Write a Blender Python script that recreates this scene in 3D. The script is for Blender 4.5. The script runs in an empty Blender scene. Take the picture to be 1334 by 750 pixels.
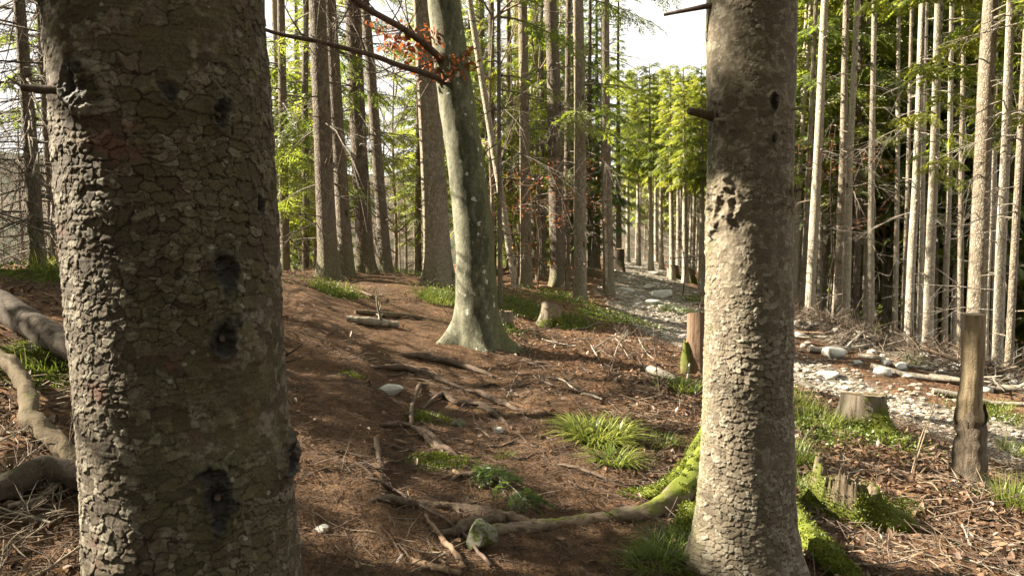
import bpy, math, random
import numpy as np
from mathutils import Vector, Matrix, Quaternion, Euler

scene = bpy.context.scene
C = scene.collection
RNG = np.random.default_rng(7)
PY = random.Random(11)

# ------------------------------------------------------------------ camera
F = 1040.0                                   # focal length in photo pixels (photo 1334 x 750)
PITCH = math.radians(5.49)
CAM = np.array([0.0, 0.0, 1.6])
cam_d = bpy.data.cameras.new('camera'); cam = bpy.data.objects.new('camera', cam_d); C.objects.link(cam)
cam.location = CAM; cam.rotation_euler = (math.radians(90) - PITCH, 0, 0)
cam_d.sensor_width = 36; cam_d.sensor_fit = 'HORIZONTAL'; cam_d.lens = F / 1334 * 36
cam_d.clip_start = 0.05; cam_d.clip_end = 5000
scene.camera = cam

# ------------------------------------------------------------------ sky, sun, exposure
SUN_AZ, SUN_EL = math.radians(-81), math.radians(32)      # azimuth from +Y towards +X
SUN = np.array([math.sin(SUN_AZ) * math.cos(SUN_EL), math.cos(SUN_AZ) * math.cos(SUN_EL), math.sin(SUN_EL)])
w = bpy.data.worlds.new('World'); scene.world = w; w.use_nodes = True
nt = w.node_tree; nt.nodes.clear()
sky = nt.nodes.new('ShaderNodeTexSky'); sky.sky_type = 'NISHITA'; sky.sun_disc = False
sky.sun_elevation = SUN_EL; sky.sun_rotation = SUN_AZ
sky.altitude = 600; sky.air_density = 1.0; sky.dust_density = 3.0; sky.ozone_density = 1.0
tc = nt.nodes.new('ShaderNodeTexCoord')
mp = nt.nodes.new('ShaderNodeMapping'); mp.inputs['Scale'].default_value = (1, 1, 3.0)
cn = nt.nodes.new('ShaderNodeTexNoise'); cn.inputs['Scale'].default_value = 2.2; cn.inputs['Detail'].default_value = 7
cr = nt.nodes.new('ShaderNodeMapRange'); cr.inputs[1].default_value = 0.33; cr.inputs[2].default_value = 0.62
cr.inputs[3].default_value = 0.85; cr.inputs[4].default_value = 1.0
mx = nt.nodes.new('ShaderNodeMix'); mx.data_type = 'RGBA'
mx.inputs[7].default_value = (4.4, 4.3, 4.1, 1)
bg = nt.nodes.new('ShaderNodeBackground'); bg.inputs[1].default_value = 0.06
wo = nt.nodes.new('ShaderNodeOutputWorld')
L = nt.links.new
L(tc.outputs['Generated'], mp.inputs[0]); L(mp.outputs[0], cn.inputs['Vector']); L(cn.outputs[0], cr.inputs[0])
L(sky.outputs[0], mx.inputs[6]); L(cr.outputs[0], mx.inputs[0]); L(mx.outputs[2], bg.inputs[0]); L(bg.outputs[0], wo.inputs[0])
sd = bpy.data.lights.new('sun', 'SUN'); sd.energy = 5.0; sd.angle = math.radians(0.5); sd.color = (1.0, 0.89, 0.71)
so = bpy.data.objects.new('sun', sd); C.objects.link(so); so.location = (-30, 6, 20)
so.rotation_euler = Vector(SUN).to_track_quat('Z', 'Y').to_euler()
scene.view_settings.view_transform = 'Standard'; scene.view_settings.look = 'None'
scene.view_settings.exposure = 2.42; scene.view_settings.gamma = 1.0
cy = scene.cycles
cy.max_bounces = 6; cy.diffuse_bounces = 4; cy.glossy_bounces = 2; cy.transmission_bounces = 4; cy.transparent_max_bounces = 4
cy.caustics_reflective = False; cy.caustics_refractive = False
cy.use_denoising = True
try: cy.denoiser = 'OPENIMAGEDENOISE'
except Exception: pass

# ------------------------------------------------------------------ noise and small maths
def fr(x): return x - np.floor(x)
def hsh(i, j, k, s=0.0): return fr(np.sin(i * 127.1 + j * 311.7 + k * 74.7 + s * 53.3) * 43758.5453)
def noise3(p):
    p = np.asarray(p, float); i = np.floor(p); f = p - i; f = f * f * (3 - 2 * f)
    r = 0.0
    for a in (0, 1):
        wa = f[..., 0] if a else 1 - f[..., 0]
        for b in (0, 1):
            wb = f[..., 1] if b else 1 - f[..., 1]
            for c in (0, 1):
                wc = f[..., 2] if c else 1 - f[..., 2]
                r = r + wa * wb * wc * hsh(i[..., 0] + a, i[..., 1] + b, i[..., 2] + c)
    return r * 2 - 1
def fbm(p, n=4):
    p = np.asarray(p, float); r = 0.0; a = 0.5
    for _ in range(n):
        r = r + a * noise3(p); p = p * 2.03 + 17.3; a *= 0.5
    return r
def sstep(a, b, x):
    t = np.clip((x - a) / (b - a), 0, 1); return t * t * (3 - 2 * t)
def unproject(px, py, Y):
    a = (px - 667) / F; b = (375 - py) / F
    d = np.array([a, math.cos(PITCH) + b * math.sin(PITCH), -math.sin(PITCH) + b * math.cos(PITCH)])
    return CAM + d * (Y / d[1])
def project(P):
    d = np.asarray(P, float) - CAM
    up = d[..., 1] * math.sin(PITCH) + d[..., 2] * math.cos(PITCH); fw = d[..., 1] * math.cos(PITCH) - d[..., 2] * math.sin(PITCH)
    return 667 + F * d[..., 0] / fw, 375 - F * up / fw, fw

# ------------------------------------------------------------------ terrain height
_cp = []
for px, py, Y in [(667,750,3.5),(970,738,3.6),(790,585,5.7),(640,450,9),(430,400,10),(385,560,5.2),(500,362,13),(440,364,13),(575,367,13),
                  (480,354,14.6),(685,377,17),(727,374,17),(757,392,15),(793,384,17),(716,425,12.2),(780,415,13),(860,382,20),(832,347,32),
                  (815,336,42),(870,430,13.5),(905,490,9),(1060,500,10),(1250,560,8),(1334,610,7.3),(1125,555,7),(1100,665,4.8),(1265,628,5.8),
                  (1200,705,4.3),(1334,742,4.0),(1080,432,16),(1200,466,13.5),(1330,512,11),(1140,452,14.5),(1010,420,16),(960,470,10.5),
                  (50,345,9.5),(50,450,5.3),(50,600,4.0),(5,700,3.4),(150,345,9.8),(250,345,10.5),(330,352,12),(700,650,4.4),(560,640,4.5),(560,520,6.8),
                  (640,370,17),(920,400,18)]:
    _cp.append(unproject(px, py, Y))
for p in [(9.5,18.5,-1.75),(13,17,-2.6),(15,25,-4.6),(15,10,-2.6),(25,40,-9),(40,20,-13),(3,60,-2.2),(12,60,-6),(-2,24,-0.3),(-6,24,-2.2),(-8,18,-1.2),(-5,17,0.1),(-12,14,-1.2),
          (-18,8,-2.2),(-20,30,-5.5),(-9,7,0.45),(-7,3,0.7),(-14,0,-.8),(0,0,0.02),(-1,1.8,.08),(1.5,1.5,-.05),(4,2,-.35),(8,3,-1.2),(0,-8,0.3),(10,-10,-2.6),(-10,-10,-.2),(30,-5,-9),(-1,40,-2.2),(-8,45,-5),
          (0,90,-5),(50,90,-22),(-50,90,-20),(-60,0,-18),(60,0,-21),(0,-50,-3),(50,-50,-18),(-50,-50,-14)]:
    _cp.append(np.array(p, float))
_cp = np.array(_cp)
def _k(r2): return 0.5 * r2 * np.log(r2 + 1e-9)
_n = len(_cp)
_A = np.zeros((_n + 3, _n + 3)); _d2 = ((_cp[:, None, :2] - _cp[None, :, :2]) ** 2).sum(-1)
_A[:_n, :_n] = _k(_d2) + np.eye(_n) * 0.25
_A[:_n, _n:] = np.c_[np.ones(_n), _cp[:, :2]]; _A[_n:, :_n] = _A[:_n, _n:].T
_w = np.linalg.solve(_A, np.r_[_cp[:, 2], 0, 0, 0])
TRACK = np.array([[9.0, 5.2], [6.6, 6.6], [4.9, 8.2], [4.0, 10.2], [3.4, 12.2], [2.9, 14.5], [3.2, 18.5], [4.3, 24], [5.4, 32], [6.2, 42]])
PATH = np.array([[-0.4, 2.2], [-0.35, 4.0], [-0.7, 6.0], [-1.1, 8.3], [-1.75, 10.5], [-2.0, 13.0], [-1.7, 15.5]])
def seg_dist(x, y, poly):
    d = np.full(np.shape(x), 1e9)
    for (ax, ay), (bx, by) in zip(poly[:-1], poly[1:]):
        vx, vy = bx - ax, by - ay
        t = np.clip(((x - ax) * vx + (y - ay) * vy) / (vx * vx + vy * vy), 0, 1)
        d = np.minimum(d, np.hypot(x - ax - t * vx, y - ay - t * vy))
    return d
def H0(x, y):
    x = np.asarray(x, float); y = np.asarray(y, float)
    z = _w[_n] + _w[_n + 1] * x + _w[_n + 2] * y
    for i in range(_n):
        z = z + _w[i] * _k((x - _cp[i, 0]) ** 2 + (y - _cp[i, 1]) ** 2)
    r = np.hypot(x, y)
    return z * (1 - sstep(70, 140, r)) + (-26 + 4 * np.sin(x * .02) + 3 * np.cos(y * .017)) * sstep(70, 140, r)
def H(x, y):
    x = np.asarray(x, float); y = np.asarray(y, float)
    P = np.stack([x, y, np.zeros_like(x)], -1)
    r = np.hypot(x, y)
    pm = 1 - sstep(0.5, 1.1, seg_dist(x, y, PATH))
    tm = 1 - sstep(0.6, 1.3, seg_dist(x, y, TRACK))
    z = H0(x, y)
    z = z + fbm(P * 0.9, 2) * 0.09 * (1 - .5 * pm) + fbm(P * 4.3 + 9, 3) * 0.06 * (1 - .35 * pm - .2 * tm) + np.abs(noise3(P * 11 + 3)) * 0.022 * (1 - .6 * pm)
    xl = np.interp(y, [4.0, 5.0, 5.9, 7.6, 8.6], [-.66, -.82, -1.03, -1.38, -1.55]) + .09 * noise3(P * 2.6)
    z = z + .075 * (1 - sstep(-.05, .03, x - xl)) * sstep(-1.3, -.1, x - xl) * sstep(3.9, 4.6, y) * (1 - sstep(7.6, 8.8, y))
    z = z - 0.05 * pm - 0.06 * tm
    # broken bank on the near left of the path and debris berm beyond the track
    z = z + 0.10 * np.exp(-(seg_dist(x, y, np.array([[-1.15, 5.2], [-1.9, 8.0], [-2.6, 10.0]])) / .45) ** 2) * (0.7 + 0.9 * noise3(P * 1.7))
    berm = np.exp(-(seg_dist(x, y, np.array([[5.2, 15.6], [6.3, 13.6], [7.2, 12.0], [8.0, 10.4]])) / .7) ** 2)
    z = z + berm * (0.16 + 0.3 * fbm(P * 1.9 + 4, 3))
    return z
def h1(x, y): return float(H(np.array([x]), np.array([y]))[0])
def ground(px, py):
    """point where the ray through a photo pixel meets the terrain"""
    a = (px - 667) / F; b = (375 - py) / F
    d = np.array([a, math.cos(PITCH) + b * math.sin(PITCH), -math.sin(PITCH) + b * math.cos(PITCH)])
    t = np.concatenate([np.linspace(1.2, 20, 500), np.linspace(20.2, 80, 300)])
    P = CAM + t[:, None] * d
    s = P[:, 2] - H(P[:, 0], P[:, 1])
    i = np.argmax(s < 0)
    if s[i] >= 0: i = len(t) - 1
    k = s[i - 1] / (s[i - 1] - s[i] + 1e-12) if i else 0
    q = P[i - 1] * (1 - k) + P[i] * k if i else P[0]
    return np.array([q[0], q[1], h1(q[0], q[1])])

# ------------------------------------------------------------------ mesh collecting
class MB:
    def __init__(s): s.v = []; s.f = []; s.m = []; s.n = 0; s.attr = {}
    def add(s, v, f, m=0, **attr):
        v = np.asarray(v, float).reshape(-1, 3); f = np.asarray(f, np.int64)
        if len(f) == 0: return
        s.v.append(v); s.f.append(f + s.n); s.m.append(np.full(len(f), m, np.int32))
        for k in set(list(attr) + list(s.attr)):
            L_ = s.attr.setdefault(k, [np.zeros(s.n)])
            a = attr.get(k, 0.0); L_.append(np.broadcast_to(np.asarray(a, float), (len(v),)))
        s.n += len(v)
    def mesh(s, name, mats, smooth=True):
        me = bpy.data.meshes.new(name)
        v = np.concatenate(s.v); me.vertices.add(len(v)); me.vertices.foreach_set('co', v.ravel().astype(np.float32))
        lens = np.concatenate([np.full(len(f), f.shape[1], np.int32) for f in s.f]); idx = np.concatenate([f.ravel() for f in s.f]).astype(np.int32)
        me.loops.add(len(idx)); me.loops.foreach_set('vertex_index', idx)
        me.polygons.add(len(lens)); me.polygons.foreach_set('loop_start', np.r_[0, np.cumsum(lens)[:-1]].astype(np.int32))
        me.polygons.foreach_set('material_index', np.concatenate(s.m))
        me.polygons.foreach_set('use_smooth', np.full(len(lens), smooth))
        for k, L_ in s.attr.items():
            a = me.attributes.new(k, 'FLOAT', 'POINT'); a.data.foreach_set('value', np.concatenate(L_).astype(np.float32))
        for m in mats: me.materials.append(m)
        me.update(calc_edges=True); me.validate()
        return me
    def build(s, name, mats, parent=None, smooth=True, loc=None):
        if not isinstance(mats, (list, tuple)): mats = [mats]
        o = bpy.data.objects.new(name, s.mesh(name, mats, smooth)); C.objects.link(o)
        if parent is not None: o.parent = parent
        if loc is not None: o.location = loc
        return o
def tag(o, label=None, cat=None, group=None, kind=None):
    if label: o['label'] = label
    if cat: o['category'] = cat
    if group: o['group'] = group
    if kind: o['kind'] = kind
    return o
def empty(name, loc, label, cat, group=None, rz=0):
    o = bpy.data.objects.new(name, None); C.objects.link(o); o.location = loc; o.rotation_euler.z = rz
    o.empty_display_size = .2
    return tag(o, label, cat, group)

def tube(pts, rad, sides=6, cap=True, wob=0.0, seed=0.0):
    pts = np.asarray(pts, float); n = len(pts); rad = np.broadcast_to(np.asarray(rad, float), (n,))
    t = np.gradient(pts, axis=0); t /= np.linalg.norm(t, axis=1)[:, None] + 1e-12
    ref = np.array([0, 0, 1.0]) if abs(t[:, 2]).mean() < .75 else np.array([1.0, 0.02, 0])
    u = np.cross(t, ref); u /= np.linalg.norm(u, axis=1)[:, None] + 1e-12
    v = np.cross(t, u)
    a = np.arange(sides) * 2 * math.pi / sides
    rr = rad[:, None] * np.ones(sides)
    if wob: rr = rr * (1 + wob * noise3(np.stack(np.broadcast_arrays(np.arange(n)[:, None] * .45 + seed, np.cos(a) * 1.3 + seed, np.sin(a) * 1.3), -1)))
    V = pts[:, None] + rr[..., None] * (np.cos(a)[None, :, None] * u[:, None] + np.sin(a)[None, :, None] * v[:, None])
    i = np.arange(n - 1)[:, None] * sides; j = np.arange(sides)[None]; j2 = (j + 1) % sides
    Fq = np.stack(np.broadcast_arrays(i + j, i + j2, i + sides + j2, i + sides + j), -1).reshape(-1, 4)
    return V.reshape(-1, 3), Fq
def add_tube(mb, pts, rad, sides=6, m=0, cap=True, wob=0.0, seed=0.0, **attr):
    V, Fq = tube(pts, rad, sides, wob=wob, seed=seed)
    mb.add(V, Fq, m, **attr)
    if cap and sides >= 3:
        n = len(V)
        for ring, flip in ((np.arange(sides), True), (np.arange(n - sides, n), False)):
            c = V[ring].mean(0); idx = np.arange(sides); nx = (idx + 1) % sides
            Vc = np.vstack([V[ring], c]); ff = np.stack([idx, nx, np.full(sides, sides)], -1)
            if flip: ff = ff[:, ::-1]
            mb.add(Vc, ff, m, **{k: (a if np.ndim(a) == 0 else np.asarray(a)[0]) for k, a in attr.items()})
def curve(pts, n):
    """Catmull-Rom through control points"""
    p = np.asarray(pts, float); p = np.vstack([2 * p[0] - p[1], p, 2 * p[-1] - p[-2]])
    out = []; T = np.linspace(0, len(p) - 3 - 1e-6, n)
    for t in T:
        i = int(t); u = t - i; a, b, c, d = p[i:i + 4]
        out.append(.5 * ((2 * b) + (c - a) * u + (2 * a - 5 * b + 4 * c - d) * u * u + (3 * b - a - 3 * c + d) * u ** 3))
    return np.array(out)

# ------------------------------------------------------------------ materials
class NT:
    def __init__(s, name):
        s.mat = bpy.data.materials.new(name); s.mat.use_nodes = True; s.t = s.mat.node_tree
        s.t.nodes.clear(); s.out = s.n('ShaderNodeOutputMaterial')
    def n(s, typ, **kw):
        x = s.t.nodes.new(typ)
        for k, v in kw.items(): setattr(x, k, v)
        return x
    def l(s, a, b): s.t.links.new(a, b)
    def coord(s, kind='Object', scale=(1, 1, 1)):
        c = s.n('ShaderNodeTexCoord'); m = s.n('ShaderNodeMapping'); m.inputs['Scale'].default_value = scale
        s.l(c.outputs[kind], m.inputs[0]); return m.outputs[0]
    def noise(s, vec, scale, detail=4, rough=.6, dist=0.0):
        x = s.n('ShaderNodeTexNoise'); x.inputs['Scale'].default_value = scale; x.inputs['Detail'].default_value = detail
        x.inputs['Roughness'].default_value = rough; x.inputs['Distortion'].default_value = dist
        s.l(vec, x.inputs['Vector']); return x.outputs[0]
    def vor(s, vec, scale, feature='F1', out='Distance', rnd=1.0):
        x = s.n('ShaderNodeTexVoronoi', feature=feature); x.inputs['Scale'].default_value = scale; x.inputs['Randomness'].default_value = rnd
        s.l(vec, x.inputs['Vector']); return x.outputs[out]
    def ramp(s, fac, lo, hi, a=0.0, b=1.0):
        x = s.n('ShaderNodeMapRange', interpolation_type='SMOOTHSTEP'); x.inputs[1].default_value = lo; x.inputs[2].default_value = hi
        x.inputs[3].default_value = a; x.inputs[4].default_value = b; s.l(fac, x.inputs[0]); return x.outputs[0]
    def mix(s, fac, a, b, mode='MIX'):
        x = s.n('ShaderNodeMix', data_type='RGBA', blend_type=mode)
        for sock, v in ((x.inputs[0], fac), (x.inputs[6], a), (x.inputs[7], b)):
            if isinstance(v, (int, float)): sock.default_value = v
            elif isinstance(v, tuple): sock.default_value = (*v, 1)
            else: s.l(v, sock)
        return x.outputs[2]
    def math(s, op, a, b=0.0, clamp=False):
        x = s.n('ShaderNodeMath', operation=op); x.use_clamp = clamp
        for sock, v in ((x.inputs[0], a), (x.inputs[1], b)):
            if isinstance(v, (int, float)): sock.default_value = v
            else: s.l(v, sock)
        return x.outputs[0]
    def attr(s, name):
        x = s.n('ShaderNodeAttribute'); x.attribute_name = name; return x.outputs['Fac']
    def rnd(s): return s.n('ShaderNodeObjectInfo').outputs['Random']
    def bump(s, h, strength=.5, dist=.02):
        x = s.n('ShaderNodeBump'); x.inputs['Strength'].default_value = strength; x.inputs['Distance'].default_value = dist
        s.l(h, x.inputs['Height']); return x.outputs[0]
    def principled(s, col, rough=.85, normal=None, spec=.25):
        x = s.n('ShaderNodeBsdfPrincipled')
        for k, v in (('Base Color', col), ('Roughness', rough), ('Specular IOR Level', spec)):
            if isinstance(v, (int, float)): x.inputs[k].default_value = v
            elif isinstance(v, tuple): x.inputs[k].default_value = (*v, 1)
            else: s.l(v, x.inputs[k])
        if normal is not None: s.l(normal, x.inputs['Normal'])
        s.l(x.outputs[0], s.out.inputs[0]); return x
    def leaf(s, col, tcol, k=.45, rough=.6):
        d = s.n('ShaderNodeBsdfDiffuse'); t = s.n('ShaderNodeBsdfTranslucent'); g = s.n('ShaderNodeBsdfGlossy'); g.inputs['Roughness'].default_value = .45
        g.inputs['Color'].default_value = (.6, .6, .6, 1)
        for sh, v in ((d, col), (t, tcol)):
            if isinstance(v, tuple): sh.inputs[0].default_value = (*v, 1)
            else: s.l(v, sh.inputs[0])
        m = s.n('ShaderNodeMixShader'); m.inputs[0].default_value = k; s.l(d.outputs[0], m.inputs[1]); s.l(t.outputs[0], m.inputs[2])
        m2 = s.n('ShaderNodeMixShader'); m2.inputs[0].default_value = .05; s.l(m.outputs[0], m2.inputs[1]); s.l(g.outputs[0], m2.inputs[2])
        s.l(m2.outputs[0], s.out.inputs[0])

M = {}
def mat_needles(name, a, b, ta, tb):
    t = NT(name); v = t.coord('Object'); n = t.noise(v, .55, 3); n2 = t.attr('tint')
    f = t.ramp(t.math('ADD', t.math('MULTIPLY', n, .6), t.math('MULTIPLY', n2, .5)), .25, .85)
    f = t.math('ADD', t.math('MULTIPLY', f, .75), t.math('MULTIPLY', t.rnd(), .25))
    t.leaf(t.mix(f, a, b), t.mix(f, ta, tb), .5); M[name] = t.mat
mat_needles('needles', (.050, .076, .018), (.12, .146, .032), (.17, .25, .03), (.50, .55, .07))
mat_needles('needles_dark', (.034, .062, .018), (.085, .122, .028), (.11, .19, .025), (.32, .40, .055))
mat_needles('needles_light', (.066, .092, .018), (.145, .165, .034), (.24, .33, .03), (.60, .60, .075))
def mat_leafy(name, a, b, k=.4, tm=1.3):
    t = NT(name); f = t.attr('tint'); c = t.mix(f, a, b); t.leaf(c, t.mix(1.0, c, (tm, tm * .95, tm * .8), 'MULTIPLY'), k); M[name] = t.mat
mat_leafy('rusty_leaf', (.16, .045, .018), (.34, .12, .04))
mat_leafy('litter_leaf', (.075, .042, .026), (.215, .135, .082), .15)
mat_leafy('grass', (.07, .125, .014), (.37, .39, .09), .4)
mat_leafy('herb', (.06, .10, .016), (.16, .20, .03), .4)
mat_leafy('moss_tuft', (.05, .08, .008), (.20, .22, .02), .35)

def bark_far(name, c1, c2, c3, moss=.0, scale=1.0):
    t = NT(name); v = t.coord('Object', (1, 1, .55)); w_ = t.coord('Object', (1, 1, .12))
    big = t.noise(w_, 3.0 * scale, 4); fine = t.noise(v, 34 * scale, 5, .7)
    ve = t.vor(v, 26 * scale, 'DISTANCE_TO_EDGE'); pl = t.vor(v, 26 * scale, 'F1', 'Color')
    c = t.mix(t.ramp(big, .3, .7), c1, c2); c = t.mix(t.ramp(pl, .2, .9), c, c3)
    c = t.mix(t.math('MULTIPLY', t.rnd(), .55), c, t.mix(.5, c, (.30, .27, .22)))
    c = t.mix(t.math('MULTIPLY', t.ramp(ve, .0, .10, 1, 0), .5), c, (.045, .035, .026))
    sp = t.vor(t.coord('Object', (1, 1, .5)), 4.2, 'F1'); c = t.mix(t.math('MULTIPLY', t.ramp(sp, .10, .17, 1, 0), .8), c, (.04, .03, .024))
    if moss:
        z = t.n('ShaderNodeSeparateXYZ'); t.l(t.coord('Object'), z.inputs[0])
        mf = t.math('MULTIPLY', t.ramp(t.math('ADD', z.outputs[2], t.math('MULTIPLY', t.noise(v, 6, 4), 1.2)), .5, 1.5, 1, 0), moss)
        c = t.mix(mf, c, (.09, .11, .02))
    hgt = t.math('ADD', t.math('MULTIPLY', t.ramp(ve, 0, .18), .8), t.math('MULTIPLY', fine, .7))
    t.principled(c, .9, t.bump(hgt, .8, .012)); M[name] = t.mat
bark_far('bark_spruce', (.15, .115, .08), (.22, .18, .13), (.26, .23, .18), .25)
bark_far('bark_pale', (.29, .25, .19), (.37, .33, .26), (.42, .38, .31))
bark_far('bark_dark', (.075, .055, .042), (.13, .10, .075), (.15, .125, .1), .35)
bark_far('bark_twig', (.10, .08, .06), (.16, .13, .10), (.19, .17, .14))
def bark_near(name, base, alt, lich, alg, red=.5, pv=.55):
    t = NT(name); v = t.coord('Object')
    pl, ed, kn, al = t.attr('plate'), t.attr('edge'), t.attr('knot'), t.attr('algae')
    fine = t.math('ADD', t.math('MULTIPLY', t.noise(v, 170, 5, .75), .6), t.math('MULTIPLY', t.noise(t.coord('Object', (1, 1, 2.2)), 380, 3, .7), .4)); mid = t.noise(v, 22, 5, .65); big = t.noise(v, 5, 4)
    c = t.mix(t.ramp(pl, .1, .95), base, alt); c = t.mix(t.math('MULTIPLY', t.ramp(pl, .70, .90), pv), c, lich); c = t.mix(t.math('MULTIPLY', t.ramp(pl, .12, .28, 1, 0), pv * .8), c, tuple(x * .55 for x in base))
    c = t.mix(t.math('MULTIPLY', t.ramp(mid, .35, .7), .6), c, t.mix(.5, base, (.05, .035, .028)))
    c = t.mix(t.math('MULTIPLY', t.ramp(t.math('ADD', mid, t.math('MULTIPLY', pl, .25)), .62, .78), .65), c, lich)
    c = t.mix(t.math('MULTIPLY', t.ramp(t.noise(v, 9, 3), .60, .72), red), c, (.15, .06, .042))
    c = t.mix(t.math('MULTIPLY', t.ramp(t.math('ADD', al, t.math('MULTIPLY', t.math('SUBTRACT', t.noise(v, 13, 4), .5), 2.4)), .5, 1.2), .55), c, alg)
    lv = t.vor(v, 14, 'F1'); c = t.mix(t.math('MULTIPLY', t.ramp(t.math('ADD', lv, t.math('MULTIPLY', mid, .2)), .17, .21, 1, 0), .6), c, (.30, .31, .24))
    c = t.mix(t.math('MULTIPLY', t.ramp(ed, .0, .20, 1, 0), .9), c, (.020, .015, .011))
    c = t.mix(t.ramp(fine, .3, .7), t.mix(1.0, c, (.5, .5, .5), 'MULTIPLY'), t.mix(1.0, c, (1.45, 1.45, 1.45), 'MULTIPLY'))
    c = t.mix(t.math('MULTIPLY', t.ramp(t.math('ADD', kn, t.math('ADD', t.math('MULTIPLY', t.math('SUBTRACT', mid, .5), 1.1), t.math('MULTIPLY', t.math('SUBTRACT', fine, .5), .9))), .3, .65), .95), c, (.014, .012, .011))
    rough = t.ramp(kn, .2, .6, .85, .5)
    t.principled(c, rough, t.bump(t.math('ADD', t.math('MULTIPLY', fine, .6), mid), .55, .006)); M[name] = t.mat
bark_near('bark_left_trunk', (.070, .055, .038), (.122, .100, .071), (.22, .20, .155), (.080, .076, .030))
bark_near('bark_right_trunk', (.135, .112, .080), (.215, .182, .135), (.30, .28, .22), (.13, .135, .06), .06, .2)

def mat_beech():
    t = NT('beech_bark'); v = t.coord('Object'); w_ = t.coord('Object', (1, 1, .35))
    n = t.noise(w_, 7, 5); f = t.noise(v, 60, 5, .7)
    c = t.mix(t.ramp(n, .3, .7), (.09, .09, .058), (.21, .205, .15))
    al = t.attr('algae'); c = t.mix(t.math('MULTIPLY', t.ramp(t.math('ADD', al, t.math('MULTIPLY', t.math('SUBTRACT', n, .5), .8)), .1, .95), .8), c, (.075, .080, .022))
    bk = t.attr('dark'); c = t.mix(t.math('MULTIPLY', t.ramp(t.math('ADD', bk, t.math('MULTIPLY', t.math('SUBTRACT', t.noise(t.coord('Object', (1, 1, .5)), 9, 6, .75), .5), 3.2)), .25, .95), .8), c, (.036, .040, .022))
    wv = t.n('ShaderNodeVectorMath', operation='ADD'); nw = t.n('ShaderNodeTexNoise'); nw.inputs['Scale'].default_value = 28; nw.inputs['Detail'].default_value = 5; sc_ = t.n('ShaderNodeVectorMath', operation='SCALE'); sc_.inputs['Scale'].default_value = .075
    t.l(v, nw.inputs['Vector']); t.l(nw.outputs['Color'], sc_.inputs[0]); t.l(t.coord('Object', (1, 1, .8)), wv.inputs[0]); t.l(sc_.outputs[0], wv.inputs[1])
    sp = t.vor(wv.outputs[0], 13, 'F1'); rn = t.vor(wv.outputs[0], 13, 'F1', 'Color')
    th = t.ramp(rn, .35, 1, -.05, .36); k = t.math('SUBTRACT', t.math('ADD', th, t.math('MULTIPLY', t.math('SUBTRACT', f, .5), .09)), sp)
    c = t.mix(t.math('MULTIPLY', t.math('MULTIPLY', t.ramp(k, 0, .03), t.ramp(t.math('ADD', bk, al), .15, .5, .25, 1)), .9), c, (.46, .47, .40))
    c = t.mix(t.ramp(t.noise(v, 24, 6, .8), .25, .75), t.mix(1.0, c, (.6, .6, .58), 'MULTIPLY'), t.mix(1.0, c, (1.3, 1.3, 1.3), 'MULTIPLY'))
    t.principled(c, .85, t.bump(t.math('ADD', f, t.math('MULTIPLY', n, 1.2)), .6, .015)); M['beech_bark'] = t.mat
mat_beech()

def mat_wood(name, c1, c2, crack=(.05, .035, .022), moss=0.0, mossc=(.075, .088, .012), axis=(1, 1, .12), bump=.6):
    t = NT(name); v = t.coord('Object', axis); o = t.coord('Object')
    n = t.noise(v, 26, 6, .7, .6); b = t.noise(o, 5, 4)
    c = t.mix(t.ramp(n, .3, .7), c1, c2); c = t.mix(t.math('MULTIPLY', t.ramp(n, .36, .44, 1, 0), .7), c, crack)
    if moss:
        geo = t.n('ShaderNodeNewGeometry'); z = t.n('ShaderNodeSeparateXYZ'); t.l(geo.outputs['Normal'], z.inputs[0])
        mf = t.ramp(t.math('ADD', t.math('ADD', t.math('MULTIPLY', z.outputs[2], .25), b), t.attr('moss')), 1.1 - moss, 1.35 - moss)
        mn = t.noise(o, 60, 6, .8); c = t.mix(mf, c, t.mix(mn, tuple(x * .25 for x in mossc), tuple(x * 1.9 for x in mossc)))
    t.principled(c, .88, t.bump(t.math('ADD', n, t.math('MULTIPLY', t.noise(o, 80, 4), .6)), bump, .012)); M[name] = t.mat
mat_wood('old_wood', (.068, .050, .029), (.13, .10, .058), moss=.3)
mat_wood('grey_wood', (.17, .15, .12), (.30, .27, .22))
mat_wood('root_wood', (.055, .038, .027), (.125, .09, .065), moss=.2, axis=(1, 1, 1))
mat_wood('mossy_root', (.105, .078, .058), (.20, .155, .115), moss=.42, mossc=(.10, .12, .014), axis=(.5, 1, 1))
mat_wood('stump_bark', (.12, .095, .07), (.21, .18, .14), moss=.45)
mat_wood('broken_wood', (.07, .052, .034), (.19, .15, .10), moss=.40)
mat_wood('fresh_wood', (.175, .135, .085), (.30, .235, .15), crack=(.10, .065, .038), bump=1.0)
mat_wood('post_bark', (.075, .058, .042), (.15, .12, .088), axis=(1, 1, .3), bump=1.0)
def mat_cut():
    t = NT('cut_face'); o = t.coord('Object'); wv = t.n('ShaderNodeTexWave', wave_type='RINGS', rings_direction='Z'); wv.inputs['Scale'].default_value = 26; wv.inputs['Distortion'].default_value = 3; wv.inputs['Detail'].default_value = 3; t.l(o, wv.inputs[0])
    n = t.noise(o, 14, 5, .7); c = t.mix(t.ramp(n, .3, .7), (.22, .165, .10), (.36, .29, .195)); c = t.mix(t.math('MULTIPLY', wv.outputs['Fac'], .45), c, (.14, .095, .055)); c = t.mix(t.math('MULTIPLY', t.ramp(t.noise(o, 40, 4, .8), .55, .7), .6), c, (.09, .075, .055))
    ck = t.vor(t.coord('Object', (1, 1, .01)), 9, 'DISTANCE_TO_EDGE'); c = t.mix(t.math('MULTIPLY', t.ramp(ck, 0, .03, 1, 0), .7), c, (.05, .035, .022))
    t.principled(c, .85, t.bump(t.math('ADD', wv.outputs['Fac'], n), .5, .006)); M['cut_face'] = t.mat
mat_cut()
mat_wood('red_wood', (.125, .08, .052), (.21, .145, .095), crack=(.09, .04, .02))
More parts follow.
